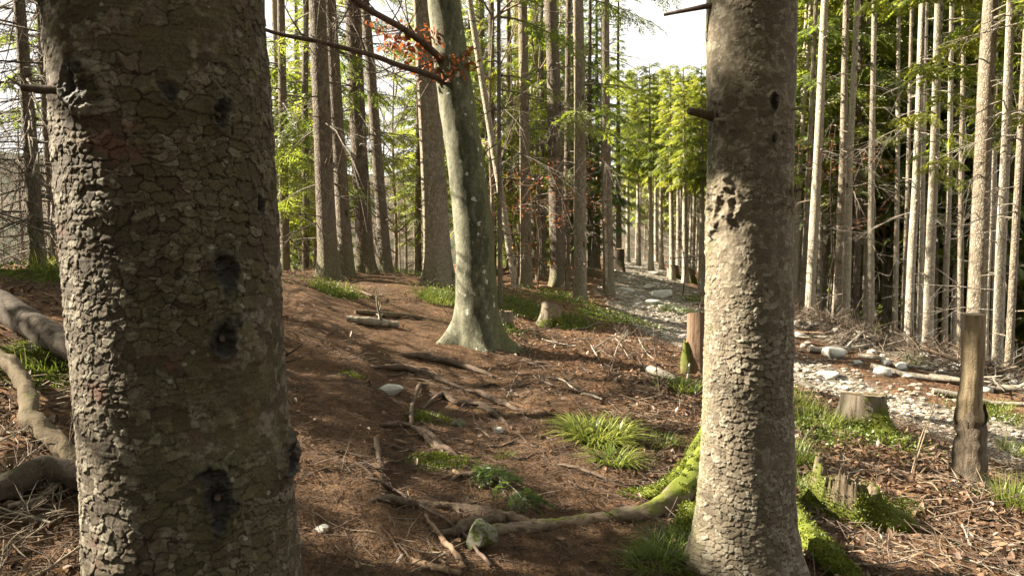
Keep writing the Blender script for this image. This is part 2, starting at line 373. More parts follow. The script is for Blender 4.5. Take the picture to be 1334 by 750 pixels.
mat_wood('log_bark', (.040, .030, .022), (.078, .060, .044), moss=.12, axis=(1, 1, 1))
mat_wood('dry_stick', (.12, .092, .065), (.24, .195, .145), axis=(1, 1, 1), bump=.2)
mat_wood('needle_litter', (.085, .048, .027), (.18, .105, .06), axis=(1, 1, 1), bump=.2)
mat_wood('dark_stick', (.05, .034, .026), (.12, .085, .065), axis=(1, 1, 1), bump=.2)
def mat_stone(name, c1, c2, moss=0.0):
    t = NT(name); o = t.coord('Object'); n = t.noise(o, 7, 6, .7); f = t.noise(o, 50, 5, .7)
    c = t.mix(t.ramp(n, .3, .7), c1, c2); c = t.mix(t.math('MULTIPLY', t.ramp(f, .55, .7), .4), c, (.12, .10, .08))
    c = t.mix(t.math('MULTIPLY', t.rnd(), .35), c, (.2, .17, .13))
    if moss:
        c = t.mix(t.ramp(t.noise(o, 4, 4), .62 - moss * .3, .72 - moss * .3), c, (.07, .09, .012))
    t.principled(c, .85, t.bump(t.math('ADD', n, t.math('MULTIPLY', f, .5)), .6, .02)); M[name] = t.mat
mat_stone('limestone', (.40, .39, .36), (.60, .59, .55))
mat_stone('gravel_stone', (.17, .148, .115), (.42, .385, .33))
mat_stone('mossy_stone', (.13, .125, .105), (.24, .235, .20), .5)

def mat_ground():
    t = NT('forest_floor'); o = t.coord('Object')
    n1 = t.noise(o, 1.6, 5, .65); n2 = t.noise(o, 9, 6, .7); n3 = t.noise(o, 70, 5, .75)
    # needle litter: stretched cells at two angles
    m1 = t.n('ShaderNodeMapping'); m1.inputs['Scale'].default_value = (1, .16, 1); m1.inputs['Rotation'].default_value = (0, 0, .6)
    m2 = t.n('ShaderNodeMapping'); m2.inputs['Scale'].default_value = (1, .16, 1); m2.inputs['Rotation'].default_value = (0, 0, 2.0)
    t.l(t.mix(.06, o, t.noise(o, 8, 3)), m1.inputs[0]); t.l(t.mix(.06, o, t.noise(o, 7, 3)), m2.inputs[0])
    f1 = t.vor(m1.outputs[0], 150, 'F1', 'Color'); f2 = t.vor(m2.outputs[0], 130, 'F1', 'Color')
    lit = t.math('MULTIPLY', t.math('ADD', f1, f2), .5)
    need = t.mix(t.ramp(lit, .2, .85), (.065, .038, .022), (.205, .125, .072))
    need = t.mix(t.math('MULTIPLY', t.ramp(n2, .35, .65), .65), need, (.135, .080, .046))
    need = t.mix(t.math('MULTIPLY', t.ramp(n1, .52, .68), .5), need, (.075, .05, .034))
    leaf = t.mix(t.ramp(t.vor(o, 28, 'F1', 'Color'), .1, .9), (.09, .045, .026), (.24, .14, .075))
    leaf = t.mix(t.math('MULTIPLY', t.ramp(n2, .4, .65), .55), leaf, (.07, .05, .034))
    rv = t.vor(o, 18, 'F1', 'Color'); re = t.vor(o, 18, 'DISTANCE_TO_EDGE')
    rock = t.mix(t.ramp(rv, .2, .9), (.18, .155, .12), (.37, .335, .28)); rock = t.mix(t.math('MULTIPLY', t.ramp(n2, .42, .62), .7), rock, (.13, .105, .075))
    moss = t.mix(n3, (.035, .05, .008), (.13, .145, .022))
    a = lambda k: t.attr(k)
    jit = t.math('MULTIPLY', t.math('SUBTRACT', n2, .5), .9)
    c = t.mix(t.ramp(t.math('ADD', a('leafy'), jit), .3, .7), need, leaf)
    c = t.mix(t.ramp(t.math('ADD', a('rocky'), jit), .3, .7), c, rock)
    c = t.mix(t.ramp(t.math('ADD', a('mossy'), jit), .4, .75), c, moss)
    c = t.mix(t.ramp(n3, .2, .8), t.mix(1.0, c, (.7, .7, .7), 'MULTIPLY'), t.mix(1.0, c, (1.3, 1.3, 1.3), 'MULTIPLY'))
    hh = t.math('ADD', t.math('MULTIPLY', lit, .6), t.math('ADD', t.math('MULTIPLY', n3, .8), n2))
    t.principled(c, .95, t.bump(hh, 1.0, .03), .12); M['ground'] = t.mat
mat_ground()
def mat_hill():
    t = NT('hill_forest'); o = t.coord('Object'); n = t.noise(o, .02, 6, .7); f = t.noise(o, .3, 5, .8)
    c = t.mix(t.ramp(n, .4, .6), (.045, .06, .03), (.16, .125, .09)); c = t.mix(t.ramp(f, .3, .7), t.mix(1.0, c, (.6, .6, .6), 'MULTIPLY'), c)
    t.principled(c, .95, t.bump(f, 1.0, 3.0)); M['hill'] = t.mat
mat_hill()
# ------------------------------------------------------------------ ground sheet and far hills
def axis_grid(lo, hi, a, b, s, g):
    x = list(np.arange(a, b, s)); st = s
    while x[-1] < hi: st *= g; x.append(x[-1] + st)
    st = s
    while x[0] > lo: st *= g; x.insert(0, x[0] - st)
    return np.array(x)
gx = axis_grid(-170, 170, -2.6, 3.6, .032, 1.032); gy = axis_grid(-90, 230, 2.4, 8.5, .032, 1.032)
X, Yg = np.meshgrid(gx, gy); Xf, Yf = X.ravel(), Yg.ravel(); Zf = H(Xf, Yf)
def blob(x, y, pts, r):
    m = np.zeros_like(x)
    for p in pts: m = np.maximum(m, 1 - sstep(r * .45, r * 1.15, np.hypot(x - p[0], y - p[1])))
    return m
def gmask(x, y):
    P = np.stack([x, y, np.zeros_like(x)], -1)
    tr = 1 - sstep(.6, 1.6, seg_dist(x, y, TRACK) + .4 * noise3(P * 1.3))
    berm = 1 - sstep(.4, 1.3, seg_dist(x, y, np.array([[4.6, 17], [5.2, 15.6], [6.3, 13.6], [7.2, 12.0], [8.2, 10.0]])))
    rocky = np.clip(tr + .75 * berm, 0, 1) * sstep(3.0, 5.0, x * .6 + y * .35)
    pth = 1 - sstep(.7, 2.2, seg_dist(x, y, PATH))
    leafy = np.clip(1 - pth * 1.4, 0, 1)
    return rocky, leafy, tr
MOSSP = [(ground(790, 412), .75), (ground(745, 418), .5), (ground(840, 425), .35), (ground(440, 380), .5), (ground(575, 385), .55), (ground(1060, 560), .55), (ground(1150, 572), .35), (ground(1050, 640), .5),
         (ground(60, 470), .5), (ground(75, 355), .9), (ground(885, 722), .28), (ground(560, 545), .18), (ground(575, 600), .22), (ground(640, 430), .5), (ground(460, 488), .12), (ground(880, 405), .45), (ground(905, 390), .5),
         (ground(665, 395), .9), (ground(730, 385), .8), (ground(1320, 650), .35), (ground(1170, 660), .18), (ground(535, 357), .8), (ground(1290, 540), .5), (ground(890, 505), .3)]
mossy = np.zeros_like(Xf)
for p, r in MOSSP: mossy = np.maximum(mossy, .85 * blob(Xf, Yf, [p], r))
mossy = np.maximum(mossy, .30 * sstep(14, 22, Yf))
rocky, leafy, _tr = gmask(Xf, Yf)
nx_, ny_ = len(gx), len(gy)
ii = (np.arange(ny_ - 1)[:, None] * nx_ + np.arange(nx_ - 1)[None]).ravel()
mb = MB(); mb.add(np.stack([Xf, Yf, Zf], -1), np.stack([ii, ii + 1, ii + nx_ + 1, ii + nx_], -1), 0, mossy=mossy, rocky=rocky, leafy=leafy)
tag(mb.build('ground', M['ground']), kind='structure')
# hills across the valley
ang = np.linspace(0, 2 * math.pi, 260, endpoint=False); rad = np.r_[np.linspace(120, 400, 40), np.linspace(420, 1600, 50)]
A_, R_ = np.meshgrid(ang, rad); hx, hy = (R_ * np.sin(A_)).ravel(), (R_ * np.cos(A_)).ravel(); hr = R_.ravel()
Pn = np.stack([hx, hy, 0 * hx], -1)
hz = -31 - 25 * sstep(130, 260, hr) + (95 + 60 * fbm(Pn * .004, 3)) * sstep(280, 900, hr) + 30 * fbm(Pn * .012 + 5, 4) * sstep(200, 500, hr) + 5 * fbm(Pn * .08, 2) * sstep(300, 500, hr)
na = len(ang); i = np.arange(len(rad) - 1)[:, None] * na; j = np.arange(na)[None]; j2 = (j + 1) % na
mb = MB(); mb.add(np.stack([hx, hy, hz], -1), np.stack(np.broadcast_arrays(i + j, i + na + j, i + na + j2, i + j2), -1).reshape(-1, 4)[:, ::-1])
tag(mb.build('hills', M['hill']), kind='structure')

# ------------------------------------------------------------------ foliage
def shoots(specs, rng):
    """narrow needle-covered shoots as bent diamonds: specs rows = base(3), dir(3), length, width"""
    b = specs[:, 0:3]; d = specs[:, 3:6]; l = specs[:, 6:7]; w = specs[:, 7:8]
    d = d / (np.linalg.norm(d, axis=1)[:, None] + 1e-9)
    s = np.cross(d, np.array([0, 0, 1.0]) + rng.normal(0, .45, (len(d), 3))); s /= np.linalg.norm(s, axis=1)[:, None] + 1e-9
    up = np.cross(s, d)
    v = np.stack([b, b + d * l * .42 + s * w * .5 + up * w * .15, b + d * l - up * w * .2, b + d * l * .42 - s * w * .5 + up * w * .15], 1)
    return v
def spray_template(n, rng, bush=1.0, wid=.055):
    """unit-length drooping spruce spray along +x: side shoots in a feather, tertiary shoots on the long ones"""
    rows = []
    for k in range(n):
        t = (k + .6) / n; sgn = 1 if k % 2 else -1
        p = np.array([t, 0, -.18 * t * t])
        ln = (.16 + .34 * (1 - t)) * rng.uniform(.7, 1.2) * bush; a = math.radians(rng.uniform(35, 62))
        d = np.array([math.cos(a), sgn * math.sin(a), rng.uniform(-.35, .08)])
        rows.append([*p, *d, ln, wid * rng.uniform(.7, 1.2)])
        for q in range(2):
            tt = rng.uniform(.25, .7); a2 = a + math.radians(rng.choice([-1, 1]) * rng.uniform(35, 55))
            d2 = np.array([math.cos(a2), sgn * math.sin(a2), rng.uniform(-.4, .05)])
            rows.append([*(p + d * ln * tt), *d2, ln * rng.uniform(.35, .6), wid * rng.uniform(.6, 1)])
        rows.append([t - .5 / n, 0, -.18 * t * t, 1, rng.uniform(-.2, .2), -.25, 1.5 / n, wid])
    return shoots(np.array(rows), rng)
_tr = np.random.default_rng(3)
SPRAY_C = [spray_template(10, _tr, 1.05, .10) for _ in range(5)]
SPRAY_F = [spray_template(15, _tr, 1.05, .045) for _ in range(5)]
def basis(d, roll):
    d = d / (np.linalg.norm(d, axis=1)[:, None] + 1e-9)
    s = np.cross(np.array([0, 0, 1.0]), d); s /= np.linalg.norm(s, axis=1)[:, None] + 1e-9
    u = np.cross(d, s); c, q = np.cos(roll)[:, None], np.sin(roll)[:, None]
    return d, s * c + u * q, u * c - s * q
def put_sprays(mb, P, D, Ls, roll, templ, rng, m=0, tint=None):
    d, s, u = basis(D, roll); pick = rng.integers(0, len(templ), len(P))
    for k, T in enumerate(templ):
        q = np.nonzero(pick == k)[0]
        if len(q) == 0: continue
        t = T.reshape(-1, 3)
        V = P[q][:, None] + Ls[q][:, None, None] * (t[None, :, 0:1] * d[q][:, None] + t[None, :, 1:2] * s[q][:, None] + t[None, :, 2:3] * u[q][:, None])
        n = V.shape[0] * V.shape[1]; tn = np.repeat(np.clip((tint[q] if tint is not None else rng.random(len(q))), 0, 1), V.shape[1]) + np.repeat(rng.normal(0, .12, V.shape[0] * len(T)), 4)
        mb.add(V.reshape(-1, 3), np.arange(n).reshape(-1, 4), m, tint=tn)
def crown(rng, h0, h1, Rm, n, dead0=1.2, ndead=20, fine=False, per=13, droop=.35, gaps=0.0, azr=None, origin=None, beams=None, deadlen=1.3, r0=.02):
    """needles (slot 0) on limbs (slot 1) round a trunk along +Z; dead bare limbs below the green"""
    mb = MB(); Pp, Dd, Ll, Tt, limbs, Bi = [], [], [], [], [], []
    for k in range(n):
        t = (k + rng.random()) / n; h = h0 + (h1 - h0) * t
        if rng.random() < gaps: continue
        az = k * 2.4 + rng.uniform(-.6, .6)
        if azr is not None: az = rng.uniform(*azr)
        prof = min(1.0, .55 + t * 2.2) * (1 - t) ** .8
        Lb = max(.35, Rm * prof * rng.uniform(.65, 1.15))
        e = np.array([math.cos(az), math.sin(az), 0]); s = np.linspace(0, 1, 7)
        rise = rng.uniform(-.15, .22) + .35 * t; dr = droop * rng.uniform(.7, 1.3) * (1 - .6 * t)
        pts = e * (s * Lb)[:, None]; pts[:, 2] = h + Lb * (rise * s - dr * s ** 2 * 1.2 + .22 * dr * s ** 4)
        sw = rng.uniform(-.18, .18) * Lb; pts[:, 0] += -e[1] * sw * s ** 2; pts[:, 1] += e[0] * sw * s ** 2
        limbs.append((pts, np.linspace(r0 * (.5 + .5 * Lb / Rm), .004, 7)))
        ns = max(3, int(per * Lb / Rm + 2)); tone = rng.uniform(-.05, 1.0)
        for q in range(ns):
            u = .18 + .82 * (q + rng.random() * .8) / ns; i = min(5, int(u * 6)); f = u * 6 - i; p = pts[i] * (1 - f) + pts[i + 1] * f
            dirb = pts[i + 1] - pts[i]; dirb = dirb / np.linalg.norm(dirb); lat = np.array([-dirb[1], dirb[0], 0]); a = math.radians(rng.uniform(30, 75)) * (1 if q % 2 else -1)
            if u > .93: a *= .3
            dd = dirb * math.cos(a) + lat * math.sin(a) + np.array([0, 0, -rng.uniform(.1, .55)])
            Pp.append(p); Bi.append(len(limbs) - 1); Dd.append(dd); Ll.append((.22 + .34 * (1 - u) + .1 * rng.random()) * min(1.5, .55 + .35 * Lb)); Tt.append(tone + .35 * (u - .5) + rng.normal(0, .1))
    if Pp:
        Pp, Dd, Ll, Tt = map(np.array, (Pp, Dd, Ll, Tt)); Bi = np.array(Bi); keep = np.ones(len(Pp), bool)
        if beams is not None:  # sprays cut away along sun lines so chosen spots are lit
            W = Pp + np.asarray(origin); keep = np.ones(len(W), bool)
            for tg, r in beams:
                
                for q_, m_ in ((.1, .10), (.5, .14), (.9, .08)):
                    v = W + Dd * Ll[:, None] * q_ - tg; k = v @ SUN; keep &= ~(((v * v).sum(1) - k * k < (r + m_) ** 2) & (k > 0))
            for l_ in range(len(limbs)):                                # a limb that lost most of its needles goes with them
                if keep[Bi == l_].mean() < .5: keep[Bi == l_] = False
            Pp, Dd, Ll, Tt = Pp[keep], Dd[keep], Ll[keep], Tt[keep]
        for l_, (p_, r_) in enumerate(limbs):
            if keep[Bi == l_].any(): add_tube(mb, p_, r_, 4, 1, cap=False)
        put_sprays(mb, Pp, Dd, Ll, rng.normal(0, .5, len(Pp)), SPRAY_F if fine else SPRAY_C, rng, 0, Tt)
    for k in range(ndead):
        h = rng.uniform(dead0, h0 + (h1 - h0) * .15); az = rng.uniform(0, 6.283); Lb = deadlen * rng.uniform(.35, 1.1)
        e = np.array([math.cos(az), math.sin(az), 0]); s = np.linspace(0, 1, 6); pts = e * (s * Lb)[:, None]
        pts[:, 2] = h + Lb * (rng.uniform(-.35, .12) * s - rng.uniform(0, .3) * s ** 2); pts += rng.normal(0, .02 * Lb, pts.shape) * s[:, None]
        add_tube(mb, pts, np.linspace(.011, .0025, 6) * (.6 + .5 * Lb), 3, 1, cap=False)
        for q in range(int(3 + 4 * Lb)):
            i = rng.integers(1, 5); dv = pts[i + 1] - pts[i] if i < 5 else pts[5] - pts[4]; dv = dv / np.linalg.norm(dv)
            sd_ = rng.normal(0, .6, 3); sd_[2] -= .25; l2 = Lb * rng.uniform(.15, .45); q2 = np.array([pts[i], pts[i] + (dv + sd_) * l2 * .5, pts[i] + (dv + sd_ * 1.1 + [0, 0, -.15]) * l2])
            add_tube(mb, q2, [.004, .003, .0015], 3, 1, cap=False)
    return mb

# library of crown meshes, shared by the copies
LIB = {}
def lib(name, mats, **k):
    rng = np.random.default_rng(abs(hash(name)) % 1000 if False else sum(map(ord, name)))
    LIB[name] = crown(rng, **k).mesh('crown_' + name, [M[m] for m in mats])
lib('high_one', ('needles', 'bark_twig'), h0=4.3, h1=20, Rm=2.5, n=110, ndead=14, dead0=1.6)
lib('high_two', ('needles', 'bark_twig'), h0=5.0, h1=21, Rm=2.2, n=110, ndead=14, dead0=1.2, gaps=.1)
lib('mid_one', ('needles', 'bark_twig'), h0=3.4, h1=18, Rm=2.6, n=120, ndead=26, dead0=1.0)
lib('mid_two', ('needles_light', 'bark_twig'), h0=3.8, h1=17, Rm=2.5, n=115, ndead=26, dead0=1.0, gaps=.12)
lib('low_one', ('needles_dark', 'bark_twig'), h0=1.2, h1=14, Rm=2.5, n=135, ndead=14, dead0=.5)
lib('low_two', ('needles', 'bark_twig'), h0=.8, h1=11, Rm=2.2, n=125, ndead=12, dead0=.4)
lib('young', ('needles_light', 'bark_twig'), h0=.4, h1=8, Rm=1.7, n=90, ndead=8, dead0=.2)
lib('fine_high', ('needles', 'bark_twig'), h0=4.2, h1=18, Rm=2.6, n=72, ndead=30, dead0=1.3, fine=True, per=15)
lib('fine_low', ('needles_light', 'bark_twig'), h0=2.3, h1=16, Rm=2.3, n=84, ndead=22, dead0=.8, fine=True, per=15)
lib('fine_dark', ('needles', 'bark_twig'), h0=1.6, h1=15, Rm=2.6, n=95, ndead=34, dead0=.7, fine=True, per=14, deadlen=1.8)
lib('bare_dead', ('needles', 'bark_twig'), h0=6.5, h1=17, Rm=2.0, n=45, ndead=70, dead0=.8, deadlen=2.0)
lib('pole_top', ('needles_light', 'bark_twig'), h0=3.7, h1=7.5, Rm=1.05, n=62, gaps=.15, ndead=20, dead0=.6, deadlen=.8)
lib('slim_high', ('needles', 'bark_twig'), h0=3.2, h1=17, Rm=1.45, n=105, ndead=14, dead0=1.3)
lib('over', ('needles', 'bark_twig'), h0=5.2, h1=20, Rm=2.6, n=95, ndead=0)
lib('scraggy', ('needles', 'bark_twig'), h0=3.2, h1=9, Rm=1.6, n=26, ndead=60, dead0=.3, deadlen=1.7, gaps=.2)

def spruce_trunk_mesh(r, height, seed, flare=.5, bend=.0, sides=20, hmin=.0, mat='bark_spruce', top=.12):
    z = np.r_[-.35, np.array([0, .05, .12, .22, .36, .55, .8]), np.linspace(1.1, height, 34)]; n = len(z)
    a = np.arange(sides) * 2 * math.pi / sides; rng = np.random.default_rng(seed); ph = rng.uniform(0, 6.28, 3)
    R = r * (1 - (1 - top) * np.clip(z, 0, None) / height) * (1 + .0 * z)
    lobes = .55 + .45 * np.cos(4 * a + ph[0] + .5 * np.cos(a + ph[1]))
    fl = 1 + flare * np.exp(-np.clip(z, 0, None) / (.9 * r + .06))[:, None] * lobes[None]
    Pn = np.stack(np.broadcast_arrays(np.cos(a)[None] * 1.2 + seed, np.sin(a)[None] * 1.2, z[:, None] * .8), -1)
    rr = R[:, None] * fl * (1 + .05 * noise3(Pn))
    cx = bend * np.sin(np.clip(z, 0, 9) / 9 * math.pi) + .03 * noise3(np.stack([z * .25, 0 * z + seed, 0 * z], -1)) * sstep(0, 3, z)
    cyy = .03 * noise3(np.stack([z * .25, 0 * z + seed + 9, 0 * z], -1)) * sstep(0, 3, z)
    V = np.stack([cx[:, None] + rr * np.cos(a), cyy[:, None] + rr * np.sin(a), np.broadcast_to(z[:, None], rr.shape)], -1).reshape(-1, 3)
    i = np.arange(n - 1)[:, None] * sides; j = np.arange(sides)[None]; j2 = (j + 1) % sides
    mb = MB(); mb.add(V, np.stack(np.broadcast_arrays(i + j, i + j2, i + sides + j2, i + sides + j), -1).reshape(-1, 4))
    mb.add(V[-sides:], np.stack([np.zeros(sides - 2, int), np.arange(1, sides - 1), np.arange(2, sides)], -1))
    # stubs of shed limbs
    for k in range(int(8 + 10 * rng.random())):
        h = rng.uniform(.6, 7); t = rng.uniform(0, 6.28); e = np.array([math.cos(t), math.sin(t), rng.uniform(-.1, .35)]); Rz = r * (1 - (1 - top) * h / height)
        p0 = np.array([np.interp(h, z, cx), np.interp(h, z, cyy), h]) + e * Rz * .8
        add_tube(mb, np.array([p0, p0 + e * (.04 + rng.uniform(.03, .25))]), [.014, .008], 5, 0)
    me = mb.mesh('trunk', [M[mat]]); return me
TRUNKS = {}
def place_spruce(x, y, r, cr, label, group=None, lean=(0, 0), mat='bark_spruce', height=19, scale=1.0, rz=None, seed=None, flare=.5, bend=0.0, trunk=None, name='spruce_tree', crot=None, bush_z=0):
    z = h1(x, y)
    root = empty(name, (x, y, z - .03), label, 'tree', group)
    q = Vector((lean[0], lean[1], 1)).normalized().to_track_quat('Z', 'Y') if (lean[0] or lean[1]) else Quaternion()
    q = Vector((0, 0, 1)).rotation_difference(Vector((lean[0], lean[1], 1)).normalized())
    root.rotation_mode = 'QUATERNION'; root.rotation_quaternion = q
    me = trunk or spruce_trunk_mesh(r, height * scale, seed if seed is not None else int(abs(x * 97 + y * 31)) % 9973, flare, bend, mat=mat)
    t = bpy.data.objects.new('trunk', me); C.objects.link(t); t.parent = root
    if cr:
        me_c = LIB[cr] if isinstance(cr, str) else cr
        c = bpy.data.objects.new('crown', me_c); C.objects.link(c); c.parent = root
        c.rotation_euler.z = crot if crot is not None else PY.uniform(0, 6.28); c.scale = (scale,) * 3; c.location.z = bush_z
    return root
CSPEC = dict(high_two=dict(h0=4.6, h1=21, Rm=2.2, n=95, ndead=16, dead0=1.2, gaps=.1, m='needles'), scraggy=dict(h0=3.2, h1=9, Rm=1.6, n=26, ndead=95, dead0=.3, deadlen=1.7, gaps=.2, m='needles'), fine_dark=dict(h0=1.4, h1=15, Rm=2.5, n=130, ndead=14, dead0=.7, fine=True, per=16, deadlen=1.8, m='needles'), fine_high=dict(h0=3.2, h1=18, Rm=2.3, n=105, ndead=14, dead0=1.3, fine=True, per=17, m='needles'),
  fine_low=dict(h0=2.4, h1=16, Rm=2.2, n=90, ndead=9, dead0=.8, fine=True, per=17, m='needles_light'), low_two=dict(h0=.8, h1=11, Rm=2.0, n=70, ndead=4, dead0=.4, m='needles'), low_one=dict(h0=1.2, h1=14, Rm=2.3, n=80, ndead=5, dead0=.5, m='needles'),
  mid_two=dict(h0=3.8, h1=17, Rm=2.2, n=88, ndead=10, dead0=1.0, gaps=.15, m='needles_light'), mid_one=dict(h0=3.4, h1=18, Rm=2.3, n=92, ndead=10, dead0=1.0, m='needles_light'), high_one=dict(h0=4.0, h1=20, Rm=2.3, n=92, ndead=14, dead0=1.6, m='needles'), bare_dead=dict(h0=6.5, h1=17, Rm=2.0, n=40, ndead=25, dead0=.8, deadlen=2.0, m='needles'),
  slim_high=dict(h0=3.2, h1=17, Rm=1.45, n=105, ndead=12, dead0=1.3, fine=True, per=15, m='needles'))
def own_crown(kind, x, y, seed, beams):
    k = dict(CSPEC[kind]); m = k.pop('m')
    return crown(np.random.default_rng(seed), origin=np.array([x, y, h1(x, y)]), beams=beams, **k).mesh('crown_own', [M[m], M['bark_twig']])
def tree_px(px, Y, top, w_px, cr, label, mat='bark_spruce', group=None, name='spruce_tree', own=None, **k):
    py = 400
    for _ in range(4):
        P = unproject(px, py, Y); z = h1(P[0], P[1]); py = project(np.array([P[0], P[1], z]))[1]
    T = unproject(top, 0, Y); dz = T[2] - z
    r = w_px * Y / F / 2 * 1.03
    if own and cr: cr = own_crown(cr, P[0], Y, int(px * 3 + Y), own); k['crot'] = 0; k['scale'] = 1.0; k['bush_z'] = 0
    return place_spruce(P[0], Y, r, cr, label, group, lean=((T[0] - P[0]) / dz, 0), mat=mat, name=name, **k)

# ------------------------------------------------------------------ the two big foreground trunks
def vor_cells(U, V, nu, seed):
    """periodic cellular pattern: nearest / second distance, cell random, vertical offset"""
    iu, iv = np.floor(U), np.floor(V); d1 = np.full(U.shape, 9.0); d2 = d1.copy(); idr = np.zeros(U.shape); oy = np.zeros(U.shape)
    for a in (-1, 0, 1):
        for b in (-1, 0, 1):
            cu = iu + a; cv = iv + b; m = np.mod(cu, nu)
            jx = cu + .12 + .76 * hsh(m, cv, seed); jy = cv + .12 + .76 * hsh(m, cv, seed + 5.0)
            d = np.hypot(U - jx, V - jy); near = d < d1
            d2 = np.where(near, d1, np.minimum(d2, d)); oy = np.where(near, V - jy, oy); idr = np.where(near, hsh(m, cv, seed + 11.0), idr); d1 = np.where(near, d, d1)
    return d1, d2, idr, oy
def near_trunk(axis0, axis1, R_of_z, zfine, cell, mat, parent, seed, knots=(), ntheta=480, dz=.0032, amp=1.0, algae_dir=None, flare=None, ztop=21, flk=0.0, flz=lambda Z: 0.0, face=-1.57, astep=.0085, squash=.74, wrk=.0013):
    """axis0/axis1: world points on the axis; local origin at parent's location; fine rings inside zfine, bark modelled as plates"""
    base = np.array(parent.location); d = (axis1 - axis0) / (axis1[2] - axis0[2])
    z = np.r_[np.linspace(-.35, zfine[0], 14)[:-1], np.arange(zfine[0], zfine[1], dz), np.linspace(zfine[1], ztop, 24)[1:]]
    a = np.r_[np.arange(face - 1.95, face + 1.95, astep), np.linspace(face + 1.95, face - 1.95 + 2 * math.pi, 60)[:-1]]; ntheta = len(a)
    Z, A = np.meshgrid(z, a, indexing='ij'); R = R_of_z(Z)
    c3 = np.stack([np.cos(A) * R, np.sin(A) * R, Z], -1)
    Rr = float(np.mean(R_of_z(np.array([zfine[0]]))))
    nu = max(8, round(2 * math.pi * Rr / cell)); wob = fbm(c3 * 7 + seed, 3); wob2 = fbm(c3 * 7 + seed + 40, 3); w3 = noise3(c3 * 60 + seed); w4 = noise3(c3 * 60 + 77)
    w5 = noise3(c3 * 140 + 7)
    U = A / (2 * math.pi) * nu + wob * 1.3 + w3 * .26 + w5 * .10; Vv = Z / (cell * squash) + wob2 * 1.3 + w4 * .24 + w5 * .10
    f1, f2, idr, oy = vor_cells(U, Vv, nu, seed)
    U2 = A / (2 * math.pi) * (nu * 2) + wob * 1.9 + w3 * .35 + w5 * .14; V2 = Z / (cell * .62 * squash) + wob2 * 1.9 + w4 * .35 + w5 * .14
    g1, g2, idr2, oy2 = vor_cells(U2, V2, nu * 2, seed + 3)
    edge = np.clip((f2 - f1) * 1.5, 0, 1); e2 = np.clip((g2 - g1) * 1.5, 0, 1)
    reg = fbm(c3 * np.array([6, 6, 3.5]) + seed + 9, 3)                 # where the bark flakes and where it stays smooth
    flaky = sstep(-.40, .20, reg + .5 * (idr - .5) + flk + flz(Z))
    small = idr + 1.3 * fbm(c3 * np.array([4, 4, 2.6]) + seed + 31, 2) > .5
    e = np.where(small, np.minimum(edge * 1.4, e2 + .03), edge); e = np.clip(e + (1 - flaky) * .14, 0, 1)
    plate = np.where(small, .4 * idr + .6 * idr2, idr)
    lift = np.where(small, -oy2 * .6, -oy)                              # lower rims of the scales stand off
    wr = noise3(np.stack([np.cos(A) * Rr * 30, np.sin(A) * Rr * 30, Z * 210], -1))
    disp = sstep(.0, .15, e) * .0050 + flaky * (.0060 * (plate - .5) + .0050 * lift * sstep(.02, .2, e)) - .004 + wrk * wr + .0016 * fbm(c3 * 48, 3) + .0009 * noise3(c3 * 150)
    disp = disp * amp + .017 * fbm(c3 * np.array([5, 5, 2.0]) + seed, 3) + .004 * fbm(c3 * 17 + 3, 2)
    kn = np.zeros_like(Z); th_al = np.zeros_like(Z)
    for (kt, kz, kr, kh) in knots:
        du = (np.mod(A - kt + math.pi, 2 * math.pi) - math.pi) * R; dd = np.hypot(du, (Z - kz) * .62) * (1 + 1.0 * fbm(c3 * 24 + kz * 9, 3)); g = np.exp(-(dd / kr) ** 2)
        kn = np.maximum(kn, g * kh); disp = disp + .020 * np.exp(-(dd / (kr * 1.6)) ** 2) * (kr / .05) + .010 * (kr / .04) * np.exp(-((dd - kr * .8) / (kr * .3)) ** 2) - .013 * np.exp(-(dd / (kr * .5)) ** 2) + .012 * g * fbm(c3 * 45, 3)
    if algae_dir is not None: th_al = np.clip(np.cos(A - algae_dir), 0, 1) ** 1.3
    rr = R + disp
    if flare is not None: rr = rr + flare(A, Z)
    cz = np.clip(Z, -.4, None)
    ax = axis0[0] - base[0] + d[0] * (Z + base[2] - axis0[2]); ay = axis0[1] - base[1] + d[1] * (Z + base[2] - axis0[2])
    Vx = np.stack([ax + rr * np.cos(A), ay + rr * np.sin(A), Z], -1).reshape(-1, 3)
    n = len(z); i = np.arange(n - 1)[:, None] * ntheta; j = np.arange(ntheta)[None]; j2 = (j + 1) % ntheta
    mb = MB(); mb.add(Vx, np.stack(np.broadcast_arrays(i + j, i + j2, i + ntheta + j2, i + ntheta + j), -1).reshape(-1, 4), 0,
                      plate=plate.ravel(), edge=e.ravel(), knot=kn.ravel(), algae=th_al.ravel())
    return mb.build('trunk', M[mat], parent)
def trunk_hit(px, py, axis0, axis1, R, base):
    """(angle, local height, point) where the ray of a photo pixel meets a trunk"""
    a = (px - 667) / F; b = (375 - py) / F
    dr = np.array([a, math.cos(PITCH) + b * math.sin(PITCH), -math.sin(PITCH) + b * math.cos(PITCH)]); dax = (axis1 - axis0) / (axis1[2] - axis0[2])
    best = None
    for t in np.linspace(.5, 12, 3000):
        P = CAM + dr * t; c = axis0 + dax * (P[2] - axis0[2])
        if np.hypot(P[0] - c[0], P[1] - c[1]) < R: best = (P, c); break
    if best is None:
        t = np.linspace(.5, 12, 3000); P = CAM + dr * t[:, None]; c = axis0 + dax * (P[:, 2:3] - axis0[2]); k = np.argmin(np.hypot(P[:, 0] - c[:, 0], P[:, 1] - c[:, 1])); best = (P[k], c[k])
    P, c = best; return math.atan2(P[1] - c[1], P[0] - c[0]), P[2] - base[2], P
